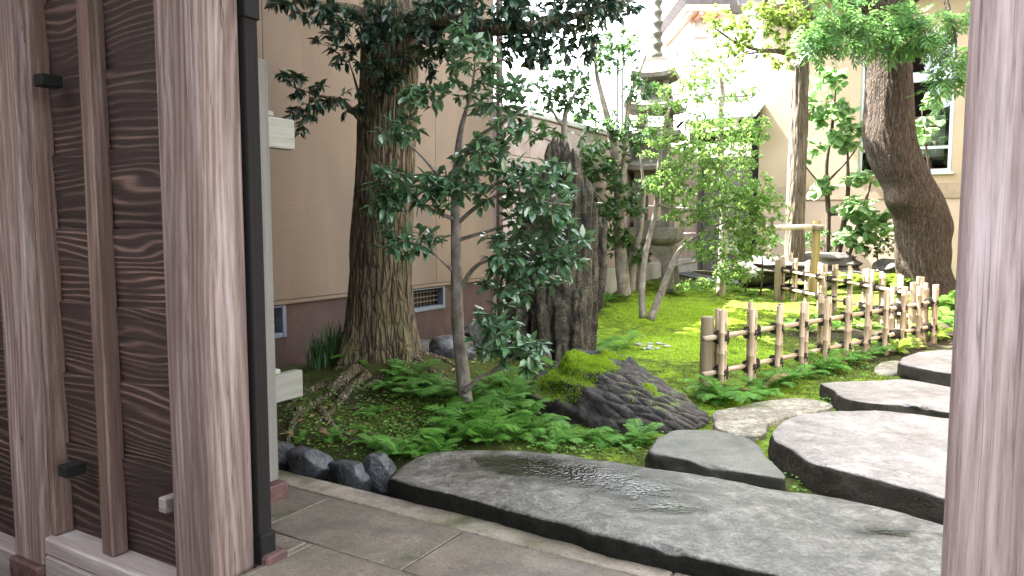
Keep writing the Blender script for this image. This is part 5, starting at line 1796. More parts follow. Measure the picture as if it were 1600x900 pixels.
blobs = [(485, 150, 6.0, 48, 40, 0.25, 13), (465, 195, 5.95, 25, 18, 0.12, 4), (455, 115, 5.95, 24, 16, 0.12, 4), (550, 150, 6.0, 18, 30, 0.15, 4),
         (480, 12, 5.95, 70, 26, 0.35, 20), (555, 55, 6.0, 62, 50, 0.35, 34), (585, 115, 5.95, 40, 26, 0.2, 12), (640, 70, 5.95, 60, 55, 0.35, 36), (700, 40, 5.9, 70, 45, 0.4, 34), (650, 20, 5.9, 80, 30, 0.4, 22),
         (760, 50, 5.85, 60, 30, 0.4, 22), (850, 22, 5.8, 90, 30, 0.4, 44), (830, 75, 5.8, 60, 28, 0.3, 26), (910, 70, 5.8, 25, 24, 0.2, 8), (930, 12, 5.8, 70, 22, 0.3, 26), (800, 0, 5.9, 160, 25, 0.4, 34),
         (450, -260, 6.0, 330, 210, 1.3, 150, 1.5), (700, -330, 6.6, 330, 210, 1.6, 170, 1.5), (560, -430, 8.0, 300, 160, 1.6, 90, 1.5), (None, (-1.1, 11.2, 7.1), None, 2.0, 0.8, 2.1, 330, 1.8), (None, (-1.0, 8.6, 7.4), None, 1.7, 0.8, 1.2, 110, 1.8)]  # unseen crown masses given in metres, added to shade moss and fences
big = make_tree('broadleaf_tree', 'big furrowed tree trunk with dark glossy leaves in front of the house wall', 'tree', [tstem] + limbs, blobs, 'leaf_tree', 'ovate', 0.085, 10, 21, 'bark_big', 'bark_twig', trunk_mesh=tm, single=300, min_row=0.42, hang=0.05, dens=1.5)


def root(path, r0, parent, seed):
    pts = []
    for (px, py) in path:
        q = ground_hit(px, py)
        pts.append((q.x, q.y, q.z))
    p = smooth_path(pts, 26)
    p[:, 2] = height(p[:, 0], p[:, 1]) - 0.25 * np.linspace(r0, 0.01, 26) + 0.012 * fbm(p * 6, 2)
    mb = MB()
    add_tube(mb, p, np.linspace(r0, 0.012, 26), 12, True, 0.35, seed)
    return build(mb, 'root', MAT['bark_big'], parent)


for i, (path, r0) in enumerate([([(640, 560), (668, 575), (690, 590), (712, 600)], 0.055), ([(632, 572), (620, 600), (612, 615)], 0.05), ([(560, 575), (530, 600), (500, 625), (470, 650)], 0.065),
                                ([(575, 585), (545, 610), (520, 640), (490, 665)], 0.05), ([(650, 552), (690, 560), (730, 585)], 0.05), ([(600, 590), (570, 606), (530, 612)], 0.035),
                                ([(520, 600), (480, 612), (445, 640)], 0.04), ([(500, 640), (520, 665), (545, 680)], 0.035), ([(470, 640), (455, 670), (450, 695)], 0.04)]):
    root(path, r0, big, i * 5)

# --- the slender evergreen shrub in front
sh = [stem([(729, 652, 5.5, 0.058), (727, 620, 5.5, 0.054), (722, 575, 5.5, None), (716, 520, 5.5, 0.046), (714, 460, 5.5, None), (713, 400, 5.5, 0.040), (712, 330, 5.5, None), (713, 270, 5.5, 0.030), (720, 205, 5.48, None), (737, 140, 5.45, 0.010), (745, 70, 5.4, 0.004)], 50),
      stem([(714, 430, 5.5, 0.016), (692, 408, 5.45, None), (668, 388, 5.4, None), (630, 375, 5.35, 0.004)]),
      stem([(718, 452, 5.5, 0.020), (740, 420, 5.45, None), (765, 405, 5.4, None), (810, 395, 5.4, None), (860, 400, 5.4, 0.005)]),
      stem([(713, 315, 5.5, 0.018), (685, 275, 5.45, None), (655, 240, 5.4, None), (615, 205, 5.35, 0.004)]),
      stem([(714, 345, 5.5, 0.016), (680, 330, 5.4, None), (640, 310, 5.35, None), (590, 290, 5.3, 0.004)]),
      stem([(716, 270, 5.5, 0.018), (742, 218, 5.45, None), (790, 190, 5.4, None), (825, 165, 5.4, 0.005)]),
      stem([(714, 350, 5.5, 0.018), (750, 320, 5.4, None), (800, 300, 5.35, None), (850, 315, 5.3, None), (890, 320, 5.3, 0.005)]),
      stem([(716, 375, 5.5, 0.016), (760, 362, 5.45, None), (810, 350, 5.4, None), (880, 360, 5.4, 0.004)]),
      stem([(725, 612, 5.45, 0.020), (750, 590, 5.35, None), (778, 575, 5.3, None), (790, 540, 5.25, None), (775, 490, 5.25, 0.006)]),
      stem([(770, 578, 5.3, 0.012), (800, 560, 5.3, None), (828, 545, 5.3, 0.004)])]
sb = [(737, 95, 5.4, 42, 65, 0.22, 17), (783, 175, 5.4, 52, 62, 0.25, 22), (668, 150, 5.4, 40, 24, 0.15, 8), (625, 205, 5.35, 42, 26, 0.15, 9), (640, 295, 5.35, 68, 38, 0.25, 22), (600, 320, 5.3, 30, 26, 0.15, 7), (700, 300, 5.35, 40, 34, 0.2, 12),
      (765, 270, 5.35, 60, 62, 0.28, 26), (640, 378, 5.35, 55, 26, 0.2, 13), (840, 320, 5.3, 62, 44, 0.28, 24), (880, 380, 5.3, 40, 44, 0.22, 15), (800, 395, 5.35, 60, 38, 0.25, 20), (780, 520, 5.25, 46, 48, 0.25, 22), (825, 550, 5.25, 28, 30, 0.18, 9), (795, 455, 5.3, 40, 30, 0.2, 9), (850, 280, 5.3, 46, 30, 0.25, 10), (850, 430, 5.3, 44, 32, 0.2, 9)]
make_tree('evergreen_shrub', 'slender pale stemmed evergreen shrub with glossy leaves in front of the standing rock', 'shrub', sh, sb, 'leaf_shrub', 'oval', 0.098, 7, 33, 'bark_smooth', 'bark_twig', single=300, min_row=0.35, trunk_seg=20, dens=2.3)

# --- smaller trees in the middle of the garden
make_tree('garden_tree', 'dark leaved twin stemmed tree just left of the stone lantern', 'tree',
          [stem([(976, 462, 12.6, 0.115), (972, 420, 12.6, 0.11), (967, 350, 12.6, None), (966, 290, 12.55, 0.075), (955, 210, 12.5, None), (940, 150, 12.5, 0.05), (930, 95, 12.45, 0.03), (938, 20, 12.4, 0.01)], 40),
           stem([(985, 458, 12.7, 0.08), (990, 410, 12.7, None), (1000, 360, 12.65, None), (1006, 300, 12.6, 0.03), (1000, 240, 12.5, 0.01)], 24),
           stem([(972, 300, 12.5, 0.06), (978, 220, 12.5, None), (982, 160, 12.4, 0.045), (1000, 110, 12.4, None), (1020, 60, 12.4, 0.008)], 24),
           stem([(966, 340, 12.5, 0.03), (930, 300, 12.4, None), (905, 285, 12.3, 0.006)])],
          [(965, 310, 12.3, 48, 40, 0.5, 34), (940, 255, 12.3, 42, 26, 0.4, 20), (960, 375, 12.4, 34, 26, 0.4, 14), (985, 210, 12.3, 38, 26, 0.4, 16), (930, 180, 12.3, 34, 26, 0.4, 12), (960, 80, 12.3, 50, 34, 0.4, 22), (1000, 140, 12.3, 30, 26, 0.3, 12), (905, 280, 12.2, 30, 24, 0.3, 12), (1000, 395, 12.5, 20, 20, 0.3, 6)],
          'leaf_mid', 'oval', 0.11, 11, 41, 'bark_smooth', min_row=0.3, dens=2.6)
make_tree('garden_tree', 'small leaved light green tree with forked stems on the moss', 'tree',
          [stem([(1004, 497, 10.7, 0.055), (1003, 450, 10.7, None), (1010, 390, 10.7, 0.04), (1024, 330, 10.7, None), (1030, 260, 10.65, 0.03), (1038, 200, 10.6, None), (1052, 150, 10.6, 0.012)], 36),
           stem([(1016, 500, 10.65, 0.060), (1032, 460, 10.65, None), (1052, 410, 10.6, 0.042), (1068, 385, 10.6, None), (1100, 362, 10.5, None), (1150, 340, 10.4, 0.008)], 30),
           stem([(1050, 415, 10.6, 0.025), (1090, 408, 10.5, None), (1140, 395, 10.4, 0.006)]),
           stem([(1030, 300, 10.6, 0.022), (1060, 270, 10.5, None), (1100, 262, 10.4, None), (1150, 270, 10.3, 0.006)]),
           stem([(1027, 320, 10.6, 0.022), (1075, 330, 10.5, None), (1130, 320, 10.3, None), (1180, 310, 10.3, 0.006)]),
           stem([(1036, 215, 10.6, 0.016), (1060, 180, 10.5, None), (1090, 150, 10.5, 0.005)])],
          [(1105, 305, 10.4, 75, 34, 0.5, 70), (1150, 330, 10.3, 62, 42, 0.5, 70), (1080, 265, 10.4, 52, 22, 0.4, 34), (1035, 290, 10.4, 36, 22, 0.4, 22), (1130, 385, 10.3, 66, 28, 0.5, 50), (1175, 370, 10.2, 40, 34, 0.4, 30), (1180, 300, 10.2, 34, 30, 0.4, 26), (1060, 220, 10.5, 40, 20, 0.3, 18), (1050, 150, 10.5, 38, 26, 0.4, 15), (1035, 235, 10.4, 40, 24, 0.4, 13), (1020, 185, 10.5, 36, 24, 0.3, 12), (1105, 175, 10.4, 60, 26, 0.4, 16), (1150, 235, 10.3, 46, 26, 0.4, 16), (1085, 100, 10.5, 44, 24, 0.4, 10), (1085, 140, 10.5, 34, 20, 0.3, 14), (1070, 340, 10.5, 40, 16, 0.3, 14), (1150, 430, 10.4, 34, 16, 0.3, 14), (1090, 445, 10.6, 40, 12, 0.3, 10), (1200, 330, 10.1, 34, 34, 0.4, 16), (1120, 240, 10.3, 60, 20, 0.4, 20)],
          'leaf_light', 'simple', 0.050, 13, 43, 'bark_smooth', min_row=0.35, spread=1.0, dens=4.2, twig_r=0.004)
make_tree('garden_tree', 'mossy thin stemmed tree with layered leaf pads before the far gate', 'tree',
          [stem([(1126, 462, 12.2, 0.075), (1129, 400, 12.2, 0.07), (1131, 330, 12.2, None), (1127, 250, 12.2, 0.05), (1126, 180, 12.2, None), (1128, 145, 12.2, 0.045), (1122, 100, 12.2, 0.01)], 36),
           stem([(1127, 215, 12.2, 0.022), (1160, 205, 12.1, None), (1195, 195, 12.0, 0.006)]),
           stem([(1127, 215, 12.2, 0.022), (1095, 205, 12.2, None), (1060, 200, 12.2, 0.006)]),
           stem([(1127, 150, 12.2, 0.02), (1165, 150, 12.1, None), (1190, 140, 12.1, 0.005)])],
          [(1130, 200, 12.1, 66, 16, 0.5, 50), (1165, 215, 12.0, 36, 14, 0.4, 22), (1090, 235, 12.1, 40, 14, 0.4, 22), (1120, 110, 12.1, 46, 24, 0.4, 26), (1165, 150, 12.1, 34, 12, 0.3, 10), (1140, 265, 12.1, 44, 22, 0.4, 26), (1185, 190, 12.0, 24, 16, 0.3, 10), (1085, 125, 12.2, 28, 16, 0.3, 12), (1140, 420, 12.0, 30, 20, 0.3, 14)],
          'leaf_light', 'simple', 0.054, 13, 47, 'bark_smooth', min_row=0.3, spread=1.0, dens=4.0, twig_r=0.004)
make_tree('garden_shrub', 'small bare stemmed shrub behind the top of the standing rock', 'shrub',
          [stem([(884, 480, 9.4, 0.06), (884, 330, 9.4, 0.05), (883, 240, 9.4, 0.045), (882, 190, 9.4, None), (888, 165, 9.4, 0.03), (905, 135, 9.35, 0.008)], 30),
           stem([(883, 200, 9.4, 0.028), (866, 178, 9.35, None), (856, 150, 9.3, 0.008)]), stem([(884, 235, 9.4, 0.022), (850, 215, 9.3, None), (810, 195, 9.3, 0.006)])],
          [(880, 130, 9.3, 46, 34, 0.35, 28), (860, 155, 9.3, 30, 22, 0.3, 12), (910, 165, 9.3, 26, 20, 0.3, 10), (850, 210, 9.2, 38, 16, 0.3, 12), (925, 230, 9.3, 26, 24, 0.3, 10)],
          'leaf_mid', 'oval', 0.095, 9, 53, 'bark_smooth', min_row=0.5, dens=1.8)

# --- straight tree at the back, with sunlit yellow green leaves
tm2, st2 = trunk_detail([(1241, 420, 13.8, 0.165), (1243, 330, 13.8, 0.155), (1247, 220, 13.8, 0.15), (1250, 130, 13.8, 0.145), (1252, 60, 13.8, 0.14), (1255, -60, 13.8, 0.12), (1262, -260, 13.8, 0.07)], 160, 60, 0.10, 22, 0.05, [(0.5, 0.5, 0.6)], 9)
make_tree('straight_tree', 'straight pale striped trunk with yellow green leaves before the far house', 'tree',
          [st2, stem([(1250, 88, 13.7, 0.055), (1215, 80, 13.4, None), (1185, 78, 13.2, None), (1150, 66, 13.0, None), (1118, 45, 12.9, 0.012)], 26),
           stem([(1212, 80, 13.4, 0.03), (1185, 82, 13.2, None), (1160, 85, 13.1, 0.01)]),
           stem([(1251, 45, 13.7, 0.09), (1215, 32, 13.5, None), (1195, 20, 13.4, 0.06), (1200, -10, 13.3, 0.04), (1230, -60, 13.3, 0.02)], 24),
           stem([(1253, -20, 13.8, 0.08), (1320, -60, 13.6, None), (1400, -120, 13.4, 0.02)]),
           stem([(1253, 20, 13.8, 0.06), (1290, 40, 13.6, None), (1320, 60, 13.4, 0.01)])],
          [(1150, 55, 12.9, 42, 28, 0.4, 34), (1180, 30, 13.1, 44, 26, 0.4, 30), (1120, 30, 12.9, 24, 22, 0.3, 12), (1225, 50, 13.3, 38, 30, 0.4, 34), (1275, 55, 13.5, 40, 36, 0.4, 40), (1215, 10, 13.3, 50, 22, 0.4, 30), (1165, 85, 13.1, 30, 12, 0.3, 10), (1300, 20, 13.4, 50, 30, 0.4, 30), (1230, 95, 13.3, 24, 16, 0.3, 10),
           (1240, -140, 13.6, 220, 110, 1.4, 110, 1.6), (1420, -160, 13.4, 160, 90, 1.2, 60, 1.6)],
          'leaf_yellow', 'simple', 0.085, 14, 59, 'bark_straight', trunk_mesh=tm2, min_row=0.45, dens=1.6)

# --- broad leaved shrub against the far house
make_tree('broad_leaf_shrub', 'many stemmed shrub with broad pale leaves against the far house wall', 'shrub',
          [stem([(1292, 405, 14.5, 0.055), (1294, 330, 14.5, 0.05), (1291, 260, 14.5, None), (1300, 200, 14.45, 0.03), (1307, 130, 14.4, 0.010)], 30),
           stem([(1308, 408, 14.4, 0.06), (1320, 340, 14.4, None), (1325, 290, 14.4, 0.04), (1324, 215, 14.4, 0.012)], 26),
           stem([(1322, 408, 14.3, 0.055), (1345, 340, 14.3, None), (1362, 280, 14.3, 0.02)], 20),
           stem([(1294, 335, 14.5, 0.03), (1340, 334, 14.3, None), (1375, 330, 14.2, 0.01)]),
           stem([(1292, 285, 14.5, 0.025), (1325, 250, 14.4, None), (1345, 222, 14.3, 0.008)]),
           stem([(1292, 300, 14.5, 0.022), (1265, 268, 14.4, None), (1245, 240, 14.3, 0.006)])],
          [(1290, 130, 14.3, 34, 24, 0.4, 14), (1300, 180, 14.3, 42, 24, 0.4, 20), (1325, 210, 14.2, 36, 22, 0.4, 18), (1265, 235, 14.3, 24, 16, 0.3, 6), (1345, 275, 14.1, 24, 16, 0.3, 7), (1340, 325, 14.0, 38, 18, 0.4, 14), (1370, 350, 13.9, 30, 30, 0.4, 16), (1345, 370, 14.0, 40, 20, 0.4, 14), (1275, 290, 14.3, 26, 14, 0.3, 7), (1270, 170, 14.3, 20, 14, 0.3, 5)],
          'leaf_broad', 'broad', 0.15, 7, 61, 'bark_twig', min_row=0.3, single=0, dens=1.6)
make_tree('broad_leaf_shrub', 'pale leaved shrub seen right of the thick trunk before the window', 'shrub',
          [stem([(1470, 420, 14.2, 0.04), (1462, 330, 14.2, None), (1450, 250, 14.2, 0.02), (1440, 170, 14.1, 0.008)], 24)],
          [(1450, 160, 14.1, 26, 10, 0.3, 6), (1448, 195, 14.1, 24, 12, 0.3, 7), (1440, 218, 14.1, 14, 8, 0.3, 3)], 'leaf_broad', 'broad', 0.17, 5, 63, 'bark_twig', min_row=0.5)

# --- thick bending tree on the right
tm3, st3 = trunk_detail([(1450, 466, 12.4, 0.41), (1447, 443, 12.4, 0.40), (1440, 415, 12.4, 0.385), (1436, 365, 12.4, 0.375), (1430, 313, 12.4, 0.40), (1403, 260, 12.4, 0.41), (1390, 208, 12.4, 0.385), (1389, 156, 12.4, 0.36), (1388, 104, 12.4, 0.345), (1384, 40, 12.4, 0.35), (1376, -10, 12.4, 0.36), (1365, -120, 12.4, 0.28), (1360, -320, 12.4, 0.12)],
                        420, 200, 0.035, 34, 0.09, [(-0.6, 0.4, 0.9), (-2.2, 0.4, 0.7), (0.6, 0.5, 0.5)], 14, knobs=((1.60, 3.5, 0.20, 0.15), (1.20, -0.3, 0.28, 0.13), (0.75, -0.1, 0.2, 0.06)))
make_tree('bending_tree', 'thick knobbly tree trunk bending left in front of the far window', 'tree',
          [st3, stem([(1384, 30, 12.2, 0.22), (1350, 5, 12.0, None), (1310, -5, 11.7, 0.10), (1260, -40, 11.3, 0.03)], 24),
           stem([(1385, 25, 12.2, 0.20), (1430, -10, 11.8, None), (1480, -30, 11.3, 0.06), (1540, -20, 11.0, 0.02)], 24),
           stem([(1384, 50, 12.0, 0.06), (1365, 48, 11.8, None), (1340, 40, 11.5, 0.01)]),
           stem([(1470, -20, 11.4, 0.04), (1490, 40, 11.1, None), (1495, 90, 11.0, 0.008)]),
           stem([(1372, -60, 12.4, 0.16), (1200, -220, 11.0, None), (1050, -300, 10.0, 0.03)]), stem([(1370, -80, 12.4, 0.16), (1560, -240, 11.0, None), (1750, -300, 9.5, 0.03)])],
          [(1310, 20, 11.5, 60, 30, 0.5, 34), (1290, 62, 11.4, 44, 30, 0.4, 28), (1345, 50, 11.4, 44, 30, 0.4, 26), (1400, 20, 11.5, 50, 24, 0.4, 24), (1385, 62, 11.3, 24, 20, 0.3, 8), (1470, 30, 11.1, 44, 30, 0.4, 24), (1490, 100, 10.9, 26, 46, 0.3, 20), (1465, 130, 10.9, 14, 30, 0.2, 6), (1440, 60, 11.1, 24, 20, 0.3, 8),
           (1150, -230, 10.6, 200, 110, 1.3, 80, 1.3), (1400, -220, 11.4, 260, 120, 1.8, 110, 1.3), (1680, -220, 9.8, 220, 120, 1.6, 80, 1.3)],
          'leaf_pinnate', 'pinnate', 0.26, 4, 71, 'bark_right', trunk_mesh=tm3, min_row=0.45, hang=0.15)

# --- low dark shrubs along the far wall
for i, (px, py, Y, rx, ry, nt, mt, lab) in enumerate([
        (1305, 372, 14.6, 60, 18, 60, 'leaf_mid', 'low dark green shrub behind the long flat boulder'),
        (1370, 385, 14.0, 36, 20, 36, 'leaf_mid', 'low dark green shrub left of the thick tree'),
        (1235, 378, 14.8, 44, 16, 34, 'leaf_mid', 'low dark green shrub under the bamboo pole rail'),
        (1190, 385, 13.4, 36, 26, 40, 'leaf_light', 'light green bush hanging over the dark boulder'),
        (1165, 425, 13.6, 30, 12, 24, 'leaf_light', 'small light green bush on the moss near the path')]):
    c = P(px, py, Y)
    gz = H(c.x, c.y)
    p = smooth_path([(c.x, c.y, gz - 0.05, 0.02), (c.x + 0.03, c.y, (gz + c.z) / 2, 0.015), (c.x, c.y, c.z, 0.006)], 12)
    make_tree('low_shrub', lab, 'shrub', [(p[:, :3], p[:, 3])], [(px, py, Y, rx, ry, 0.35, nt)], mt, 'simple', 0.075, 14, 80 + i, min_row=0.2)

# ------------------------------------------------------------------ ferns
def frond_mesh(seed, mat, pairs=24):
    rs = np.random.default_rng(seed)
    mb = MB()
    m_ = 18
    ang = np.radians(np.linspace(72, -22 + rs.uniform(-14, 14), m_))
    st = 1.0 / (m_ - 1)
    y = np.concatenate([[0], np.cumsum(np.cos(ang[:-1]) * st)])
    z = np.concatenate([[0], np.cumsum(np.sin(ang[:-1]) * st)])
    sway = 0.04 * np.sin(np.linspace(0, 2.5, m_) + seed)
    path = np.stack([sway, y, z], 1)
    add_tube(mb, path, np.linspace(0.010, 0.003, m_), 3, False, a=0.6)
    for k in range(pairs):
        f = 0.16 + 0.82 * k / (pairs - 1)
        q = f * (m_ - 1)
        i = min(int(q), m_ - 2)
        c = path[i] + (path[i + 1] - path[i]) * (q - i)
        t = path[i + 1] - path[i]
        t /= np.linalg.norm(t)
        L = 0.23 * math.sin(math.pi * (0.10 + 0.88 * (1 - f)) ** 0.85) ** 0.9 + 0.02
        for sg in (-1, 1):
            d = np.array([sg, 0, 0]) * 0.88 + t * 0.45 + np.array([0, 0, -0.20 + rs.uniform(-.12, .12)])
            d /= np.linalg.norm(d)
            w = np.cross(d, np.array([0, 0, 1.0]))
            w /= np.linalg.norm(w)
            V, Fc = [], []
            nb = 4
            for b in range(nb):
                e0, e1 = b / (nb + 0.5), (b + 1.15) / (nb + 0.5)
                hw = 0.12 * L * (1 - 0.75 * b / nb) + 0.002
                p0, p1 = c + d * L * e0, c + d * L * e1
                for s2 in (-1, 1):
                    tip = c + d * L * (e1 + 0.10) + w * s2 * hw * 1.25 + np.array([0, 0, -0.02 * L])
                    o = len(V)
                    V += [p0, p1, tip]
                    Fc.append([o, o + 1, o + 2] if s2 > 0 else [o + 1, o, o + 2])
            o = len(V)
            V += [c + d * L * 0.8 + w * 0.03 * L, c + d * L * 0.8 - w * 0.03 * L, c + d * L * 1.08 - np.array([0, 0, 0.03 * L])]
            Fc.append([o, o + 1, o + 2])
            mb.add(np.array(V), np.array(Fc), rs.uniform(0, 0.9))
    me = mb.mesh('frond', False)
    me.materials.append(MAT[mat])
    return me


FR = {m_: [frond_mesh(s, m_) for s in range(5)] for m_ in ('fern', 'fern_yellow')}
FR['frond_dry'] = [frond_mesh(s, 'dead_leaf') for s in range(5)]


def fern(loc, size, label, group, seed, mat='fern', count=None):
    rs = random.Random(seed)
    th = thing('fern', loc, label, 'fern', group)
    k = count or rs.randint(8, 12)
    for i in range(k):
        a = 2 * math.pi * i / k + rs.uniform(-0.4, 0.4)
        s = size * rs.uniform(0.50, 1.18)
        M = Matrix.Translation(Vector(loc) + Vector((rs.uniform(-.02, .02), rs.uniform(-.02, .02), -0.01))) @ Matrix.Rotation(a, 4, 'Z') @ Matrix.Rotation(rs.uniform(-0.30, 0.35), 4, 'X') @ Matrix.Scale(s, 4)
        link('frond', FR['frond_dry' if rs.random() < 0.03 else mat][rs.randint(0, 4)], None, th, M)


ORD = ['first', 'second', 'third', 'fourth', 'fifth', 'sixth', 'seventh', 'eighth', 'ninth', 'tenth', 'eleventh', 'twelfth', 'thirteenth', 'fourteenth']


def fern_patch(pts, sizes, label, group, seed, mat='fern'):
    order = sorted(range(len(pts)), key=lambda i: pts[i][0])
    for i, (px, py) in enumerate(pts):
        q = ground_hit(px, py)
        lab = ORD[order.index(i)] + ' from the left, ' + label
        fern((q.x, q.y, q.z), sizes[i % len(sizes)], lab, group, seed + i, mat)


fern_patch([(760, 615), (790, 640), (750, 650), (815, 655), (775, 672), (740, 685), (800, 690), (715, 672), (835, 680), (700, 692), (762, 696), (790, 605), (820, 620), (735, 632)], [0.30, 0.34, 0.28, 0.32],
           'lush green fern in the bank beside the slender shrub', 'ferns in the bank beside the slender shrub', 100)
fern_patch([(620, 592), (648, 602), (668, 612), (640, 622), (690, 622), (610, 612)], [0.24, 0.28, 0.22], 'green fern growing over the roots of the big tree', 'ferns over the tree roots', 130)
fern_patch([(850, 688), (880, 692), (905, 690), (945, 694), (975, 698), (1000, 694), (865, 700)], [0.20, 0.17, 0.22], 'short green fern in front of the scaly rock', 'ferns in front of the scaly rock', 150)
fern_patch([(905, 560), (925, 548), (945, 540), (960, 552), (980, 545), (930, 565), (895, 572), (870, 590)], [0.26, 0.30, 0.24], 'green fern between the standing rock and the moss lawn', 'ferns behind the scaly rock', 170)
fern_patch([(600, 712), (625, 716), (650, 712), (672, 705), (690, 712), (640, 700), (585, 700)], [0.17, 0.2, 0.15], 'small green fern along the back edge of the long slab', 'ferns along the slab edge', 190)
fern_patch([(940, 478), (925, 490), (955, 470)], [0.30, 0.26], 'arching fern in shade right of the standing rock', 'ferns in shade by the standing rock', 200)
fern_patch([(1106, 622), (1128, 632), (1165, 622), (1190, 615), (1212, 606), (1238, 600), (1262, 592), (1285, 585), (1306, 578), (1330, 570), (1348, 565), (1376, 556), (1180, 628)], [0.28, 0.34, 0.26, 0.31],
           'green fern at the foot of the front bamboo fence', 'ferns along the front fence', 210)
fern_patch([(1150, 622), (1290, 575), (1420, 545), (1440, 535), (1455, 530), (1472, 528), (1350, 552), (1405, 552)], [0.27, 0.34], 'yellowish fern at the foot of the front bamboo fence', 'yellowish ferns along the front fence', 230, 'fern_yellow')
fern_patch([(1478, 500), (1488, 515), (1470, 480), (1490, 480)], [0.34, 0.4], 'large fern behind the fence end beside the thick tree', 'ferns at the fence end', 240)
fern_patch([(1330, 452), (1350, 448), (1370, 450), (1392, 452), (1410, 455), (1310, 450)], [0.5, 0.42], 'yellow green fern among the boulders left of the thick tree', 'ferns among the boulders', 250, 'fern_yellow')
fern_patch([(1240, 512), (1262, 518), (1285, 508), (1305, 518), (1325, 508), (1350, 515), (1385, 505), (1405, 512), (1425, 500)], [0.26, 0.3], 'dark green fern between the two bamboo fence runs', 'ferns between the fences', 260)
fern_patch([(540, 560), (556, 566)], [0.26], 'dark fern sprouting at the left foot of the big trunk', 'ferns at the trunk foot', 280)
fern_patch([(1085, 452), (1105, 448), (1060, 462), (1150, 455), (1175, 462)], [0.25, 0.2], 'small fern near the thin stemmed tree by the path', 'ferns near the path', 290)
fern_patch([(470, 690), (520, 690), (555, 672), (580, 650)], [0.10, 0.13], 'tiny fern on the dark mossy bank by the edging rocks', 'tiny ferns on the dark bank', 300)

# grass tufts beside the foundation
def tuft(px, py, size, label, seed):
    q = ground_hit(px, py)
    rs = np.random.default_rng(seed)
    mb = MB()
    for i in range(150):
        a = rs.uniform(0, 6.28)
        L = size * rs.uniform(0.6, 1.1)
        lean = rs.uniform(0.2, 1.1)
        o = np.array([q.x + rs.normal() * 0.04, q.y + rs.normal() * 0.04, q.z - 0.01])
        d = np.array([math.cos(a), math.sin(a), 0])
        t = np.linspace(0, 1, 5)[:, None]
        c = o + d * L * 0.55 * lean * t ** 1.5 + np.array([0, 0, 1.0]) * L * (t - 0.42 * lean * t ** 2.2)
        w = np.cross(d, [0, 0, 1.0]) * 0.0045
        sc = (1 - t ** 2 * 0.9)
        V = np.concatenate([c - w * sc, c + w * sc])
        Q = np.array([[k, 5 + k, 6 + k, k + 1] for k in range(4)])
        mb.add(V, Q, rs.uniform())
    o = build(mb, 'grass_tuft', MAT['grass'], None, True, (q.x, q.y, q.z))
    tag(o, label, 'grass tuft', 'grass tufts by the foundation')


tuft(497, 572, 0.34, 'wide drooping grass tuft nearest the support post', 1)
tuft(520, 566, 0.46, 'tall drooping grass tuft beside the big trunk', 2)
tuft(545, 558, 0.36, 'grass tuft half behind the left side of the big trunk', 3)

# ------------------------------------------------------------------ moss and ground cover
def moss_tufts():
    rs = np.random.default_rng(3)
    N = 150000
    x = rs.uniform(-0.4, 5.6, N)
    y = rs.uniform(4.2, 14.5, N)
    dens = np.exp(-(((x - 1.7) / 2.0) ** 4 + ((y - 9.0) / 3.6) ** 4)) + 0.9 * np.exp(-(((x - 2.8) / 2.2) ** 4 + ((y - 5.6) / 1.3) ** 4)) + 0.8 * sstep(1.0, 2.5, x) * sstep(10.0, 11.5, y)
    nz = fbm(np.stack([x * 1.7, y * 1.7, 0 * x], 1), 4)
    keep = rs.uniform(0, 1, N) < np.clip(dens * (0.75 + 0.9 * nz), 0, 1)
    x, y = x[keep], y[keep]
    k = len(x)
    z = height(x, y)
    a = rs.uniform(0, 6.28, k)
    L = rs.uniform(0.008, 0.022, k)
    w = rs.uniform(0.004, 0.009, k)
    c = np.stack([x, y, z - 0.003], 1)
    dx = np.stack([np.cos(a) * w, np.sin(a) * w, 0 * a], 1)
    top = c + np.stack([rs.normal(0, 0.006, k), rs.normal(0, 0.006, k), L], 1)
    V = np.stack([c - dx, c + dx, top], 1).reshape(-1, 3)
    Fc = np.arange(3 * k).reshape(-1, 3)
    o = build(MB().add(V, Fc, np.repeat(rs.uniform(0, 1, k), 3)), 'moss', MAT['moss_blade'], None, False, (0, 0, 0))
    tag(o, 'bright yellow green moss carpeting the garden floor', 'moss', None, 'stuff')


moss_tufts()


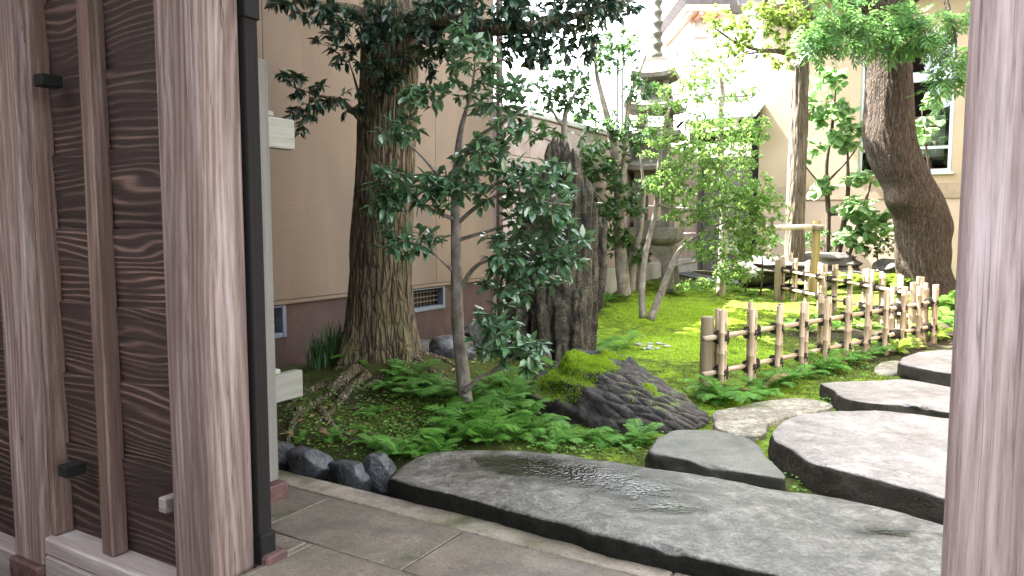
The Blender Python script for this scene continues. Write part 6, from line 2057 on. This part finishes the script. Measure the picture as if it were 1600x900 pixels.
def ground_cover():
    rs = np.random.default_rng(8)
    pts = []
    for (px0, px1, py0, py1, cnt) in [(440, 720, 600, 715, 1500), (600, 720, 600, 700, 900), (830, 1010, 680, 712, 500), (1000, 1110, 600, 670, 500), (1090, 1480, 520, 640, 1100), (1180, 1300, 625, 700, 350), (1200, 1330, 700, 780, 220), (940, 1220, 440, 480, 700), (880, 1000, 520, 580, 300), (1280, 1480, 425, 470, 700), (1010, 1100, 660, 690, 120)]:
        for _ in range(cnt // 6):
            q = ground_hit(rs.uniform(px0, px1), rs.uniform(py0, py1))
            for _k in range(6):
                pts.append((q.x + rs.normal() * 0.05, q.y + rs.normal() * 0.05))
    p = np.array(pts)
    z = height(p[:, 0], p[:, 1])
    pos = np.stack([p[:, 0], p[:, 1], z + rs.uniform(0.004, 0.035, len(p))], 1)
    a = rs.uniform(0, 6.28, len(p))
    d = np.stack([np.cos(a), np.sin(a), rs.uniform(-0.1, 0.5, len(p))], 1)
    up = np.array([0, 0, 1.0]) + rs.normal(size=(len(p), 3)) * 0.25
    mb = MB()
    leaves_mesh(mb, pos, d, up, rs.uniform(0.014, 0.038, len(p)), 'round', rs)
    o = build(mb, 'ground_cover', MAT['cover'], None, False, (0, 0, 0))
    tag(o, 'tiny leafy ground cover between stones and ferns', 'ground cover', None, 'stuff')


ground_cover()


def pebbles(name, region, cnt, smin, smax, mat, label, seed):
    rs = np.random.default_rng(seed)
    V0, F0 = ICO[2]
    mb = MB()
    for _ in range(cnt):
        q = ground_hit(rs.uniform(region[0], region[1]), rs.uniform(region[2], region[3]))
        s = rs.uniform(smin, smax)
        a = rs.uniform(0, 6.28)
        V = V0 * (1 + 0.18 * vnoise(V0 * 1.7 + rs.uniform(0, 50))[:, None]) * np.array([1.3, 0.9, 0.45]) * s
        V = np.stack([V[:, 0] * math.cos(a) - V[:, 1] * math.sin(a), V[:, 0] * math.sin(a) + V[:, 1] * math.cos(a), V[:, 2]], 1)
        mb.add(V + np.array([q.x, q.y, q.z + s * 0.2]), F0)
    o = build(mb, name, mat, None, True, (0, 0, 0))
    tag(o, label, 'pebbles', None, 'stuff')


def leaf_litter():
    rs = np.random.default_rng(31)
    pts = []
    for (a, b, c_, d, cnt) in [(450, 720, 600, 700, 120), (950, 1220, 460, 560, 60), (1010, 1110, 600, 660, 20), (640, 760, 520, 590, 30)]:
        for _ in range(cnt):
            q = ground_hit(rs.uniform(a, b), rs.uniform(c_, d))
            pts.append((q.x, q.y, q.z + 0.012))
    p = np.array(pts)
    a = rs.uniform(0, 6.28, len(p))
    mb = MB()
    leaves_mesh(mb, p, np.stack([np.cos(a), np.sin(a), rs.uniform(-0.1, 0.3, len(p))], 1), np.array([0, 0, 1.0]) + rs.normal(size=(len(p), 3)) * 0.3, rs.uniform(0.03, 0.075, len(p)), 'ovate', rs)
    o = build(mb, 'leaf_litter', MAT['dead_leaf'], None, False, (0, 0, 0))
    tag(o, 'scattered dry brown leaves on the mossy ground', 'leaf litter', None, 'stuff')


leaf_litter()
pebbles('pebbles', (985, 1045, 537, 546), 16, 0.016, 0.036, MAT['white_pebble'], 'patch of small pale pebbles lying on the moss', 4)
pebbles('gravel', (640, 760, 492, 520), 260, 0.012, 0.032, MAT['gravel'], 'dark gravel strip along the house foundation', 5)
